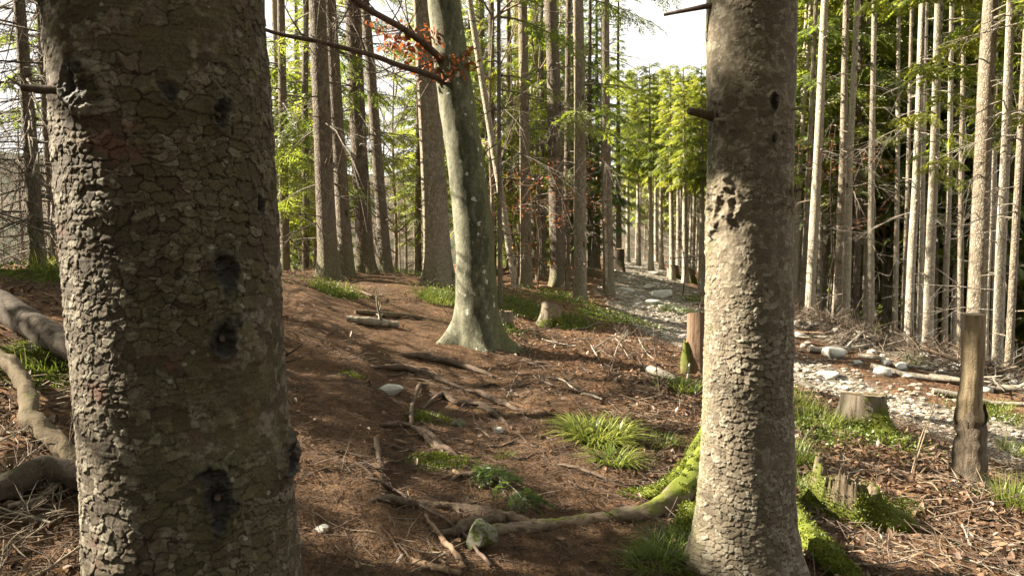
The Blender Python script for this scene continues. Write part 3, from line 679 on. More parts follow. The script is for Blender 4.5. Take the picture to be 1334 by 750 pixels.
def stub(parent, P, d, ln, r0, r1, mat, name='branch_stub', sides=7):
    d = np.asarray(d, float) / np.linalg.norm(d); b = np.array(parent.location)
    pts = curve([P - b - d * .03, P - b + d * ln * .5 + RNG.normal(0, ln * .03, 3), P - b + d * ln], 7)
    m_ = MB(); add_tube(m_, pts, np.linspace(r0, r1, 7), sides, wob=.25, seed=float(P[0])); return m_.build(name, M[mat], parent)

def moss_fuzz(parent, V, mask, n, rng, size=.013, name='moss'):
    """short moss blades on the mossy vertices of a part"""
    q = np.nonzero(mask > rng.random(len(V)) * .8)[0]
    if len(q) == 0: return
    q = q[rng.integers(0, len(q), n)]; P = V[q] + rng.normal(0, size * .8, (n, 3)) * np.array([1, 1, .35])
    m_ = MB(); Vq, Fq = leaf_quads(P, size, rng, droop=-.35); m_.add(Vq, Fq, 0, tint=np.repeat(np.clip(rng.normal(.45, .3, n), 0, 1), 6)); return m_.build(name, M['moss_tuft'], parent)
def leaf_quads(P, size, rng, flat=.0, droop=0.0):
    n = len(P); d = rng.normal(0, 1, (n, 3)); d[:, 2] = d[:, 2] * (1 - flat) - droop; d /= np.linalg.norm(d, axis=1)[:, None]
    q = rng.normal(0, 1, (n, 3)) * np.array([1, 1, 1]) * (1 - flat) + np.array([0, 0, 1.0]) * (flat * 2 + .2)
    s = np.cross(d, q); s /= np.linalg.norm(s, axis=1)[:, None] + 1e-9; u = np.cross(s, d); L_ = (size * rng.uniform(.65, 1.25, n))[:, None]; f = rng.uniform(-.05, .22, n)[:, None]
    V = np.stack([P, P + d * L_ * .28 + s * L_ * .24 + u * L_ * f, P + d * L_ * .68 + s * L_ * .22 + u * L_ * f * .9, P + d * L_ + u * L_ * rng.uniform(-.2, .15, n)[:, None],
                  P + d * L_ * .68 - s * L_ * .22 + u * L_ * f * .9, P + d * L_ * .28 - s * L_ * .24 + u * L_ * f], 1)
    b = np.arange(n)[:, None] * 6
    Fq = np.concatenate([b + np.array([0, 1, 2, 3]), b + np.array([0, 3, 4, 5])]); return V.reshape(-1, 3), Fq
# ------------------------------------------------------------------ foreground spruces
def axis_tree(p0, p1, Y, label, name='spruce_tree'):
    a0, a1 = unproject(*p0, Y), unproject(*p1, Y); d = (a1 - a0) / (a1[2] - a0[2])
    x, y = a0[0], a0[1]
    for _ in range(4): z = h1(x, y); q = a0 + d * (z - a0[2]); x, y = q[0], q[1]
    return a0, a1, empty(name, (x, y, z), label, 'tree')
def add_crown(root, me, lift=0, scale=1.0, rz=0, lean=(0, 0)):
    c = bpy.data.objects.new('crown', me); C.objects.link(c); c.parent = root; c.location = (lean[0] * 5, lean[1] * 5, lift); c.scale = (scale,) * 3; c.rotation_euler.z = rz; return c
a0, a1, TL = axis_tree((256, 750), (203, 0), 2.0, 'massive scaly-barked spruce trunk filling the left foreground, dark resin patches on its bark')
RL = lambda z: np.clip(.270 * (1 - z / 22), .03, None)
bL = np.array(TL.location); kn = []
for px, py, r, k in [(286, 440, .040, 1.0), (280, 648, .042, 1.0), (368, 595, .034, .9), (372, 570, .02, .8), (292, 358, .034, .8), (284, 152, .026, .8), (222, 122, .022, .6), (334, 268, .02, .7), (104, 112, .035, .7), (120, 125, .03, .5)]:
    t, z, P = trunk_hit(px, py, a0, a1, .25, bL); kn.append((t, z, r, k))
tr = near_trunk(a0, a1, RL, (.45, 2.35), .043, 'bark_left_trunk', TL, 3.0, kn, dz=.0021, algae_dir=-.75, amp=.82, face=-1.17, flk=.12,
                flare=lambda A, Z: .10 * np.exp(-np.clip(Z, 0, None) / .2) * (.6 + .4 * np.cos(4 * A + 1)))
for px, py, d, ln, r0, r1, m in [(305, 372, (.7, -.5, -.22), .035, .010, .007, 'grey_wood'), (92, 117, (-1, -.1, .03), .10, .012, .008, 'dark_stick'), (336, 262, (1, -.2, .25), .03, .006, .003, 'dark_stick'),
                                 (286, 438, (.5, -.8, -.1), .030, .010, .006, 'dark_stick'), (282, 646, (.4, -.8, .15), .030, .011, .007, 'dark_stick'), (284, 152, (.3, -.8, .1), .022, .008, .005, 'dark_stick'), (368, 590, (.8, -.5, .1), .028, .009, .005, 'dark_stick'), (385, 468, (1, -.4, .35), .035, .003, .0015, 'dry_stick'), (384, 455, (1, -.2, .7), .03, .003, .0012, 'dark_stick')]:
    t, z, P = trunk_hit(px, py, a0, a1, .25, bL); stub(TL, P, d, ln, r0, r1, m)
b0, b1, TR = axis_tree((972, 735), (978, 0), 3.6, 'large sunlit spruce trunk right of centre with flaking scaly bark and a mossy root')
RR = lambda z: np.clip(.199 * (1 - z / 34), .03, None); bR = np.array(TR.location); kn = []
for px, py, r, k in [(1007, 135, .03, .75), (1006, 183, .02, .75), (930, 272, .045, .15), (958, 266, .03, .35), (936, 155, .03, .55), (1026, 250, .03, .5), (922, 183, .015, .5)]:
    t, z, P = trunk_hit(px, py, b0, b1, .19, bR); kn.append((t, z, r, k))
def flareR(A, Z):
    e = np.exp(-np.clip(Z + .05, 0, None) / .21); f = 0
    for th, k in ((math.pi - .1, .13), (-1.25, .06), (-.3, .10), (1.6, .1), (2.4, .06)): f = f + k * np.exp(-((np.mod(A - th + math.pi, 2 * math.pi) - math.pi) / .42) ** 2)
    return e * (.025 + f)
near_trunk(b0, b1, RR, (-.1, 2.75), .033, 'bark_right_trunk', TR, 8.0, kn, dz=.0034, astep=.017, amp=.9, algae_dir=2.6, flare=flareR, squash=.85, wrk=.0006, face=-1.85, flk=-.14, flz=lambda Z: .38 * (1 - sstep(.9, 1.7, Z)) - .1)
for px, py, d, ln, r0, r1, m in [(926, 152, (-1, -.25, .2), .11, .022, .016, 'old_wood'), (945, 156, (-1, -.6, -.05), .06, .012, .006, 'grey_wood'), (1030, 142, (1, -.1, .05), .05, .008, .005, 'dry_stick'), (1030, 248, (1, -.2, .1), .05, .01, .005, 'dark_stick')]:
    t, z, P = trunk_hit(px, py, b0, b1, .19, bR); stub(TR, P, d, ln, r0, r1, m)
t_, z_, P_ = trunk_hit(925, 8, b0, b1, .19, bR); stub(TR, P_, (-1, .35, -.12), .20, .013, .007, 'dark_stick')
def root_path(pts, n=24):
    out = []
    for px, py, dz in pts: g = ground(px, py); g[2] += dz; out.append(g)
    return curve(out, n)
def add_root(parent, pts, r, m, name='root', n=26, mossy=None, sides=20, label=None):
    n = n * 2
    p = root_path(pts, n) - np.array(parent.location); rr = np.interp(np.linspace(0, 1, n), np.linspace(0, 1, len(r)), r)
    mb = MB(); V, Fq = tube(p, rr, sides, wob=.22, seed=float(p[0, 0])); V = V + .006 * fbm(V * 22, 3)[:, None] + (.010 * fbm(V * 48 + 5, 3))[:, None]
    mo = np.repeat(np.interp(np.linspace(0, 1, n), np.linspace(0, 1, len(mossy)), mossy), sides) if mossy else 0.0
    mb.add(V, Fq, 0, moss=mo); o_ = tag(mb.build(name, M[m], parent), label)
    if mossy:
        upn = (V - np.repeat(p, sides, 0))[:, 2] / np.repeat(rr, sides); moss_fuzz(o_, V + (V - np.repeat(p, sides, 0)) * .04, (mo - .2) * 1.6 * sstep(-.5, .4, upn), int(2600 * max(mossy) * n / 26), np.random.default_rng(int(abs(p[0, 0]) * 99)))
    return o_
add_root(TR, [(925, 630, .20), (892, 655, .10), (850, 668, .015), (790, 676, .0), (735, 682, -.004), (690, 690, .004), (640, 692, -.004), (600, 688, -.04)], [.085, .072, .056, .044, .040, .048, .038, .02], 'mossy_root', n=40, mossy=[.35, .3, .1, 0, 0, 0, .1, .2])
add_root(TR, [(925, 615, .27), (890, 645, .13), (855, 652, .05), (822, 648, .01), (800, 645, -.03)], [.075, .06, .05, .04, .02], 'mossy_root', mossy=[.5, .55, .6, .6, .3])
add_root(TR, [(715, 690, .0), (655, 676, .008), (600, 666, .012), (545, 660, .008), (500, 650, .0), (470, 655, -.03)], [.03, .042, .036, .032, .028, .015], 'root_wood', n=36)
add_root(TR, [(655, 680, .02), (610, 690, .03), (590, 700, .02), (560, 690, -.02)], [.03, .035, .03, .015], 'root_wood')
add_root(TR, [(985, 650, .2), (1035, 700, .09), (1075, 735, .05), (1120, 765, .0)], [.06, .065, .06, .03], 'mossy_root', mossy=[.2, .5, .7, .6])
add_root(TR, [(905, 690, .1), (890, 700, .05), (868, 712, -.01)], [.06, .045, .02], 'mossy_root', mossy=[.3, .5, .5])
TR_root_ground = None

# ------------------------------------------------------------------ the beech in the middle
gB = ground(624, 447); YB = gB[1]
BE = empty('beech_tree', gB, 'grey-barked beech in mid-view, white lichen dots and green algae, boughs with rusty leaves', 'tree')
ax = [unproject(x, y, YB) for x, y in ((625, 470), (623, 430), (617, 300), (605, 200), (590, 100), (578, 0))]
ax = np.array(ax); dlast = ax[-1] - ax[-2]; ax = np.vstack([ax, ax[-1] + dlast * 3, ax[-1] + dlast * 8]); axc = curve(ax, 130) - gB
zz = axc[:, 2]; ns = 56; an = np.arange(ns) * 2 * math.pi / ns
Rb = np.interp(zz, [-.5, 0, .5, 2, 3.8, 6, 14], [.29, .25, .232, .212, .185, .165, .05])
fl = sum(k * np.exp(-((np.mod(an - th + math.pi, 2 * math.pi) - math.pi) / s) ** 2) for th, k, s in ((math.pi + .15, .32, .24), (-1.2, .10, .4), (0.1, .16, .5), (1.7, .2, .4), (2.4, .15, .3)))
rr = Rb[:, None] + np.exp(-np.clip(zz, -.1, None) / .17)[:, None] * fl[None] * (1 - .15 * noise3(np.stack(np.broadcast_arrays(zz[:, None] * 4, np.cos(an)[None] * 2, np.sin(an)[None] * 2), -1)))
P3 = np.stack([axc[:, 0:1] + rr * np.cos(an), axc[:, 1:2] + rr * np.sin(an), np.broadcast_to(zz[:, None], rr.shape)], -1)
P3 = P3 + (.012 * fbm(P3 * 3.0, 2) + .008 * fbm(P3 * 14, 2))[..., None] * np.stack([np.cos(an), np.sin(an), 0 * an], -1)[None]
i = np.arange(129)[:, None] * ns; j = np.arange(ns)[None]; j2 = (j + 1) % ns
alg = np.clip(np.cos(an - .1), 0, 1) ** .8 * .8; drk = np.exp(-np.abs((np.mod(an + 1.40 + math.pi, 2 * math.pi) - math.pi) / .78) ** 4) * .66  # drk: dark bark stripe, spread over the shaded side to narrow the lit part
mb = MB(); mb.add(P3.reshape(-1, 3), np.stack(np.broadcast_arrays(i + j, i + j2, i + ns + j2, i + ns + j), -1).reshape(-1, 4), 0, algae=np.broadcast_to(alg, rr.shape).ravel(), dark=np.broadcast_to(drk, rr.shape).ravel())
mb.build('trunk', M['beech_bark'], BE)
def twiggy(mb, p, d, ln, r, depth, rng, m=0, tips=None, up=.1):
    n = 6; pts = [p]; dd = d / np.linalg.norm(d)
    for k in range(n):
        dd = dd + rng.normal(0, .10, 3) + np.array([0, 0, up * .25]); dd /= np.linalg.norm(dd); pts.append(pts[-1] + dd * ln / n)
    pts = np.array(pts); add_tube(mb, pts, np.linspace(r, r * .45, n + 1), 6 if r > .02 else (4 if r > .008 else 3), m, cap=False)
    if tips is not None and depth <= 1: tips.extend(pts[2:])
    if depth > 0:
        for k in range(rng.integers(3, 6)):
            i = rng.integers(2, n + 1); a = dd * .8 + rng.normal(0, .55, 3); a[2] += up
            twiggy(mb, pts[i], a, ln * rng.uniform(.4, .7), r * .5 * rng.uniform(.7, 1), depth - 1, rng, m, tips, up)
rg = np.random.default_rng(5)
def bough(pts, r, leaves, n, extra):
    p = curve([unproject(x, y, Y) for x, y, Y in pts], 26) - gB; p = p + .03 * np.stack([noise3(np.stack([p[:, 0] * 2.6 + q * 9, p[:, 1] * 2, p[:, 2] * 2.6], -1)) for q in range(3)], -1); mbb = MB(); rr_ = np.linspace(r[0], r[1], 26)
    add_tube(mbb, p, rr_, 10, wob=.12, seed=p[0, 0]); tips = []
    for k in range(extra):
        i = rg.integers(5, 25); dv = p[min(25, i + 1)] - p[i - 1]; dv = dv / np.linalg.norm(dv); a = dv * .7 + rg.normal(0, .5, 3)
        twiggy(mbb, p[i], a, rg.uniform(.3, .8), .009, 1, rg, tips=tips)
    o = mbb.build('bough', M['dark_stick'], BE)
    if leaves:
        T = np.array([unproject(x, y, YB + rg.uniform(-.35, .25)) - gB for x, y in leaves]); L_ = T[rg.integers(0, len(T), n)] + rg.normal(0, .07, (n, 3))
        m2 = MB(); V, Fq = leaf_quads(L_, .078, rg, droop=.5); m2.add(V, Fq, 0, tint=np.repeat(rg.random(n), 6))
        for k in range(0, n, 3): add_tube(m2, np.array([L_[k], p[np.argmin(np.linalg.norm(p - L_[k], axis=1))]]), [.0015, .003], 3, 1, cap=False)
        m2.build('leaves', [M['rusty_leaf'], M['dark_stick']], o)
bough([(600, 118, YB), (575, 104, YB - .2), (545, 92, YB - .3), (500, 78, YB - .5), (440, 62, YB - .8), (385, 46, YB - 1), (330, 32, YB - 1.2)], (.040, .017), None, 0, 9)
bough([(603, 100, YB), (578, 80, YB - .15), (545, 50, YB - .3), (505, 25, YB - .5), (470, 3, YB - .7), (430, -25, YB - .9)], (.045, .026), [(500, 55), (515, 60), (525, 48), (540, 65), (550, 58), (560, 50), (572, 85), (580, 72), (590, 88), (600, 80), (606, 70), (610, 82), (575, 92), (520, 35), (490, 40), (545, 85)], 330, 14)
mbt = MB()
for k in range(9):
    i = 95 + k * 4; th = k * 2.4; twiggy(mbt, axc[min(i, 128)], np.array([math.cos(th), math.sin(th), .7]), 2.6 - .12 * k, .05, 2, rg)
mbt.build('crown', M['dark_stick'], BE)

def gp(px, py, dz=0.0): g = ground(px, py); g[2] += dz; return g
BEAMS = [(trunk_hit(922, y_, b0, b1, .19, bR)[2], .14) for y_ in (420, 450, 480, 510, 540, 570, 600, 330, 350, 310)] + [(trunk_hit(88 + y_ * .036, y_, a0, a1, .25, bL)[2], .09) for y_ in range(130, 760, 40)] + [(gp(785, 545, .15), .34), (gp(800, 570, .2), .3), (gp(765, 540, .2), .3),  (gp(785, 590, .1), .33), (gp(748, 565, .1), .25), (gp(830, 580, .1), .2),  (gp(760, 530, .1), .25), (trunk_hit(930, 345, b0, b1, .19, bR)[2], .16), (trunk_hit(925, 310, b0, b1, .19, bR)[2], .10), (trunk_hit(918, 520, b0, b1, .19, bR)[2], .16), (trunk_hit(915, 575, b0, b1, .19, bR)[2], .15),
         (gp(860, 645, .05), .12), (gp(1100, 615, .2), .28), (gp(1060, 540, .1), .4), (gp(1125, 520, .2), .35), (gp(1200, 690, .05), .3), (gp(1150, 730, .05), .22), (gp(1265, 600, .5), .3), (gp(1265, 640, .2), .25), (gp(1270, 700, .0), .3),
         (gp(600, 462, .05), .3), (gp(540, 475, .05), .25), (gp(700, 490, .05), .3), (gp(800, 460, .2), .45), (gp(850, 470, .2), .4), (gp(470, 380, .1), .35), (gp(430, 372, .1), .35), (gp(560, 380, .1), .35), (gp(500, 395, .05), .3), (gp(60, 345, .1), .6),
         (gp(60, 590, .1), .2), (gp(25, 520, .1), .16), (gp(30, 715, .05), .16), (gp(650, 470, .05), .25), (gp(720, 590, .05), .18), (gp(400, 600, .05), .1), (gp(960, 470, .2), .5),
         (trunk_hit(105, 620, a0, a1, .26, bL)[2], .16), (trunk_hit(100, 450, a0, a1, .26, bL)[2], .16), (trunk_hit(85, 200, a0, a1, .25, bL)[2], .12), (trunk_hit(108, 700, a0, a1, .26, bL)[2], .12),
         (unproject(600, 300, YB), .3), (unproject(612, 390, YB), .3), (unproject(595, 180, YB), .25), (unproject(575, 80, YB), .35), (gp(700, 560, .02), .14), (gp(1150, 610, .02), .2), (gp(1010, 600, .0), .1)]
RB = []
for px, top, Y in ((1045, 1062, 20), (1091, 1104, 19.5), (1114, 1122, 21), (1125, 1132, 22), (1176, 1188, 19), (1197, 1206, 18), (1250, 1256, 18.5), (1313, 1340, 12.5), (756, 752, 15), (1054, 1076, 18.5), (1101, 1116, 18.5), (1183, 1201, 16.5), (1208, 1224, 15.5), (1299, 1318, 13.0), (1269, 1289, 13.5), (1134, 1140, 19), (1230, 1240, 18), (876, 873, 28), (893, 890, 27), (848, 846, 30), (1165, 1172, 20), (1284, 1296, 17)):
    for py in (20, 70, 120, 170, 220, 270, 320, 370, 420): RB.append((unproject(px + (top - px) * (1 - py / 430), py, Y), .26))
for px, py, Y in ((640, 60, 13), (650, 150, 13), (720, 90, 16), (740, 210, 16), (790, 120, 16), (1100, 60, 19), (1160, 90, 19), (1220, 130, 19), (1260, 200, 19), (1060, 60, 18), (870, 200, 30), (850, 250, 30), (900, 170, 32)): RB.append((unproject(px, py, Y), .33))
rb0 = np.random.default_rng(15)
for n_, xr, yr, r_ in ((30, (1.7, 5.5), (3.6, 9), (.05, .22)), (26, (.2, 3), (6.5, 13), (.08, .3)), (22, (-2.4, .8), (7.5, 13), (.06, .28)), (6, (-1, .9), (3.2, 7), (.03, .08)), (6, (-4, -1.6), (2.8, 7), (.04, .12)), (22, (3, 8), (9, 17), (.3, .6))):
    for _ in range(n_):
        x, y = rb0.uniform(*xr), rb0.uniform(*yr); BEAMS.append((np.array([x, y, h1(x, y)]), rb0.uniform(*r_)))
for py in (60, 120, 180, 240, 300): RB.append((unproject(552 + py * .05, py, 13), .30))
for _ in range(22): RB.append((unproject(rb0.uniform(1040, 1330), rb0.uniform(5, 240), rb0.uniform(16, 23)), .5))
for _ in range(8): RB.append((unproject(rb0.uniform(340, 520), rb0.uniform(20, 300), rb0.uniform(15, 20)), .35))
BEAMS = BEAMS + RB
# ------------------------------------------------------------------ spruces round the path, each placed where the photo shows it
G_MID = 'spruces round the path'
SL = 'spruce_tree'
mid = [
 (428, 13.0, 414, 25, 'fine_dark', 'spruce at the left end of the path, thicker of the close pair', 'bark_dark'),
 (452, 13.6, 431, 19, 'bare_dead', 'slimmer spruce touching its thicker neighbour left of the path end', 'bark_dark'),
 (477, 14.6, 459, 23, 'bare_dead', 'spruce with spreading root foot where the path tops out', 'bark_dark'),
 (504, 15.5, 474, 15, None, 'dark slim trunk leaning left at the crest of the path', 'bark_dark'),
 (572, 13.0, 552, 34, 'high_one', 'stout grey spruce standing behind the beech', 'bark_spruce'),
 (672, 16.0, 612, 10, None, 'thin sunlit pole of a tree leaning left behind the beech', 'bark_pale'),
 (686, 17.0, 679, 15, 'fine_low', 'slim bark-flecked spruce right of the beech, bright hanging sprays above', 'bark_spruce'),
 (728, 17.4, 717, 21, 'fine_high', 'spruce behind the small cut stump, thickest right of the beech', 'bark_dark'),
 (756, 15.0, 752, 17, 'fine_high', 'straight clean grey spruce in front, rising from mossy ground beside the stump', 'bark_spruce'),
 (793, 17.0, 789, 14, 'slim_high', 'straight spruce at the left shoulder of the stony track', 'bark_spruce'),
]
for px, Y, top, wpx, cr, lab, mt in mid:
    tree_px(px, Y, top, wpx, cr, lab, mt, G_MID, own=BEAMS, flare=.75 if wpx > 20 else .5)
rg2 = np.random.default_rng(21)
# row along the upper end of the track
row = [(832, 34, 829, 6, 'pole_top'), (848, 30, 846, 8, 'pole_top'), (862, 33, 860, 6, 'pole_top'), (876, 28, 873, 8, 'pole_top'), (893, 27, 890, 9, 'pole_top'), (914, 24, 913, 9, 'pole_top'), (903, 36, 902, 6, 'pole_top'), (884, 40, 884, 6, 'pole_top'), (855, 44, 855, 6, 'pole_top'), (818, 38, 817, 6, 'pole_top')]
names_row = ['farthest-left thin pale trunk in the row along the upper track', 'sunlit slim spruce second in the row along the upper track', 'pale pole with small green top beside the upper track', 'slim lit spruce midway along the right edge of the upper track',
  'sunlit slim spruce just above the two small stumps by the track', 'spruce nearest the foreground trunk in the row beside the upper track', 'young spruce with yellow-green crown against the sky gap', 'slim far spruce deep behind the upper track row', 'pointed slim spruce at the far end of the track', 'spruce left of the far bend of the track']
for (px, Y, top, wpx, cr), lab in zip(row, names_row):
    tree_px(px, Y, top, wpx, cr, lab, 'bark_pale', 'spruces along the upper track', scale=(.155 * Y + 3.1) / 7.6 if cr == 'pole_top' else .7, height=7.6 if cr == 'pole_top' else 19)
# the stand on the slope right of the track
right = [
 (1045, 20.0, 1062, 8, 'mid_two', 'grey slim spruce closest to the right side of the big foreground trunk', 'bark_spruce'),
 (1054, 18.5, 1076, 13, 'mid_one', 'pale sunlit spruce leaning slightly right, just past the foreground trunk', 'bark_pale'),
 (1066, 22, 1078, 6, None, 'thin pole tucked behind the pale leaning spruce', 'bark_pale'),
 (1072, 24, 1084, 8, 'high_two', 'greyish spruce behind the rust-leaved sapling', 'bark_spruce'),
 (1091, 19.5, 1104, 11, 'high_one', 'grey half of the close pair of trunks above the brush heap', 'bark_spruce'),
 (1101, 18.5, 1116, 10, 'mid_two', 'bright sunlit half of the close pair of trunks above the brush heap', 'bark_pale'),
 (1114, 21, 1122, 8, 'high_two', 'dull slim spruce just right of the bright close pair', 'bark_dark'),
 (1125, 22, 1132, 6, None, 'thin bright pole between two spruces right of the brush heap', 'bark_pale'),
 (1134, 19, 1140, 9, 'high_two', 'lit spruce at the right end of the brush heap', 'bark_pale'),
 (1165, 20, 1172, 7, None, 'solitary thin lit pole in the dark gap of the stand', 'bark_pale'),
 (1176, 19, 1188, 6, None, 'thin dull pole next to the brightest trunk of the stand', 'bark_spruce'),
 (1183, 16.5, 1201, 11, 'high_one', 'brightest white-lit spruce trunk of the stand, foot behind the debris', 'bark_pale'),
 (1197, 18, 1206, 7, None, 'slim lit pole between the two bright thick spruces', 'bark_pale'),
 (1208, 15.5, 1224, 13, 'mid_one', 'thick sunlit spruce with mossy foot at the debris edge', 'bark_pale'),
 (1230, 18, 1240, 8, None, 'lit pole midway between mossy-footed spruce and sawn post', 'bark_pale'),
 (1241, 21, 1250, 7, 'high_two', 'pale thin spruce left of the sawn post, behind the front row', 'bark_pale'),
 (1250, 18.5, 1256, 8, None, 'reddish dull pole just left of the sawn post top', 'bark_spruce'),
 (1269, 13.5, 1289, 24, 'high_one', 'thickest grey spruce of the stand, rising right behind the sawn post', 'bark_spruce'),
 (1284, 17, 1296, 6, None, 'thin bright pole right of the thickest grey spruce', 'bark_pale'),
 (1291, 19, 1300, 5, None, 'thinnest pole between sawn post and the white trunk at the edge', 'bark_pale'),
 (1299, 13.0, 1318, 13, 'mid_two', 'white-lit spruce second from the right edge of the photo', 'bark_pale'),
 (1313, 12.5, 1340, 10, 'high_two', 'reddish-barked leaning spruce at the right edge of the photo', 'bark_spruce'),
 (1152, 24, 1157, 6, None, 'faint thin pole at the left of the dark gap in the stand', 'bark_spruce'),
 (1217, 22, 1226, 5, None, 'very thin pole directly behind the thick mossy-footed spruce', 'bark_pale'),
]
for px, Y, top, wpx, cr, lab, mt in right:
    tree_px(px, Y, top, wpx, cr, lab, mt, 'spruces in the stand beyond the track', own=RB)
for k in range(3): TRUNKS['r%d' % k] = spruce_trunk_mesh(.11, 18, 50 + k, mat='bark_pale', sides=12); TRUNKS['m%d' % k] = spruce_trunk_mesh(.13, 18, 60 + k, mat='bark_spruce', sides=12)
# front understory trees named one by one
under = [
 (612, 22, 611, 8, 'mid_two', 'green spruce seen just right of the beech bough fork'),
 (695, 24, 694, 8, 'mid_two', 'yellow-green spruce behind the rusty saplings'),
 (745, 25, 745, 8, 'mid_two', 'yellow-green spruce behind the clean grey spruce'),
 (778, 26, 778, 8, 'slim_high', 'narrow green spruce left of the last straight spruce before the track'),
 (412, 21, 411, 8, 'mid_two', 'yellow-green spruce glowing behind the close pair at the left'),
 (385, 23, 384, 8, 'mid_two', 'yellow-green spruce between the big left trunk and the close pair'),
 (652, 12.6, 650, 6, 'fine_low', 'slender young spruce with bright hanging sprays just right of the beech'),
 (738, 19.5, 740, 9, 'fine_low', 'young bright spruce between thick shaded spruce and the clean grey one'),
 (470, 19, 470, 8, 'fine_low', 'light green spruce showing between the trunks at the path crest'),
 (372, 15.5, 366, 12, 'fine_dark', 'dense green spruce with dead lower limbs just right of the big left trunk'),
 (398, 18.0, 399, 10, 'low_one', 'dark bushy spruce behind the close pair at the left'),
 (345, 17.5, 340, 12, 'fine_dark', 'bushy spruce half hidden by the big left trunk'),
 (545, 21.0, 543, 9, 'fine_dark', 'green low-branched spruce left of the stout grey one behind the beech'),
 (642, 19.5, 640, 10, 'low_two', 'low green spruce filling the gap right of the beech'),
 (665, 22, 664, 9, 'fine_low', 'leafy spruce behind the thin leaning pole'),
 (707, 21, 706, 9, 'mid_two', 'slim spruce in the shade behind the two trunks right of the beech'),
 (770, 22, 768, 9, 'low_one', 'dark low-crowned spruce between the two straight grey trunks'),
 (806, 30, 806, 8, 'slim_high', 'spruce set back behind the left shoulder of the track'),
]
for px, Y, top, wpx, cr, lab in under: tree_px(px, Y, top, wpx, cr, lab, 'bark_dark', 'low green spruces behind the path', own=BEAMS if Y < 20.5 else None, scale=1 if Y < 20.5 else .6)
# crowd
def crowd(n, pxr, Yr, crs, label, group, prefix, keep=lambda px, Y: True, sc=(.8, 1.1), byY=False):
    k = 0; placed = []
    while k < n:
        px = rg2.uniform(*pxr); Y = Yr[0] + (Yr[1] - Yr[0]) * rg2.random() ** 1.2; P = unproject(px, 330, Y); x = P[0]
        if not keep(px, Y) or seg_dist(np.array([x]), np.array([Y]), TRACK)[0] < 1.6: continue
        if any((x - a) ** 2 + (Y - b) ** 2 < 1.0 for a, b in placed): continue
        placed.append((x, Y)); s = rg2.uniform(*sc) * ((.150 * Y + 3.0) / 7.6 if byY else 1); k += 1
        cr = crs[rg2.integers(0, len(crs))]
        place_spruce(x, Y, .12, cr, label, group, lean=(rg2.normal(.02 if px > 1000 else 0, .008), rg2.normal(0, .008)), trunk=TRUNKS[prefix + str(rg2.integers(0, 3))], scale=s)
for k in range(3): TRUNKS['s%d' % k] = spruce_trunk_mesh(.085, 7.6, 80 + k, mat='bark_pale', sides=12, top=.2)
for k in range(3): TRUNKS['p%d' % k] = spruce_trunk_mesh(.085, 17, 70 + k, mat='bark_pale', sides=12)
crowd(40, (1030, 1420), (21, 31), [None, 'mid_two', 'mid_two', 'mid_one', 'high_two'], 'slim pale pole in the packed rows behind the front trunks of the right stand', 'pale poles packed in the right stand', 'p', lambda px, Y: not (1318 < px < 1350), sc=(.75, 1.1))
crowd(34, (1035, 1420), (30, 46), ['low_one', 'mid_two', 'low_two', 'low_one', 'mid_two'], 'distant thin spruce half hidden deep in the stand right of the track', 'far spruces deep in the right stand', 'p', lambda px, Y: not (1318 < px < 1350))
crowd(22, (1040, 1400), (23.5, 33), ['mid_two', 'mid_two', 'mid_one', 'low_two'], 'leafy spruce with yellow-green crown screening the gaps of the right stand', 'leafy spruces screening the right stand', 'p', lambda px, Y: not (1318 < px < 1350), sc=(.85, 1.05))
crowd(26, (828, 930), (27, 60), ['pole_top'], 'thin pale pole among the receding rows beside the upper track', 'pale poles receding along the upper track', 's', sc=(.85, 1.1), byY=True)
crowd(12, (960, 1040), (26, 46), ['mid_two', 'low_two', 'mid_two', 'young'], 'distant spruce deep behind the large right foreground trunk', 'far spruces behind the right foreground trunk', 'p', sc=(.6, .9))
crowd(9, (500, 740), (22, 27), ['mid_two', 'mid_one'], 'leafy spruce with bright crown behind the beech and its neighbours', 'leafy spruces behind the beech', 'm', lambda px, Y: not (505 < px < 548), sc=(.5, .62))
crowd(12, (600, 740), (25, 44), ['low_one', 'mid_two', 'mid_two', 'low_two', 'young'], 'distant spruce among the hazy trees between beech and track', 'far spruces between beech and track', 'm', sc=(.48, .68))
crowd(4, (345, 480), (20, 32), ['low_one', 'fine_dark', 'low_two'], 'distant green spruce behind the pair at the left of the path', 'far spruces left of the path', 'm', sc=(.5, .7))
# ------------------------------------------------------------------ unseen trees added on the left to shade the path, and dead-limbed ones at the left edge
off = [(-5.3, 3.3, 12), (-6.6, 1.4, 13), (-7.4, 4.6, 14), (-8.4, 7.6, 14), (-10.5, 2.6, 16), (-11.5, 6.0, 16), (-9.5, -1.5, 14), (-13.5, 9.5, 17), (-15, 4.0, 18), (-4.6, -1.6, 13)]
for k, (x, y, top) in enumerate(off):
    T_ = np.array([t[:2] for t, r in BEAMS[:78]]); s2 = SUN[:2] / np.hypot(*SUN[:2]); nrm2 = np.array([-s2[1], s2[0]])
    y = max(np.linspace(y - .9, y + .9, 37), key=lambda q: min(.6, np.abs((T_ - np.array([x, q])) @ nrm2).min()) - .05 * abs(q - y))
    rg3 = np.random.default_rng(100 + k); r = .13 + .02 * rg3.random()
    me = crown(rg3, 1.8, top, 2.7, 125, dead0=.9, ndead=14, per=15, origin=np.array([x, y, h1(x, y)]), beams=BEAMS, deadlen=1.6).mesh('crown_shade', [M['needles'], M['bark_twig']])
    place_spruce(x, y, r, me, 'unseen spruce added left of the path to shade it', 'unseen spruces added left of the path for shade', height=top + .5, mat='bark_dark', crot=0)
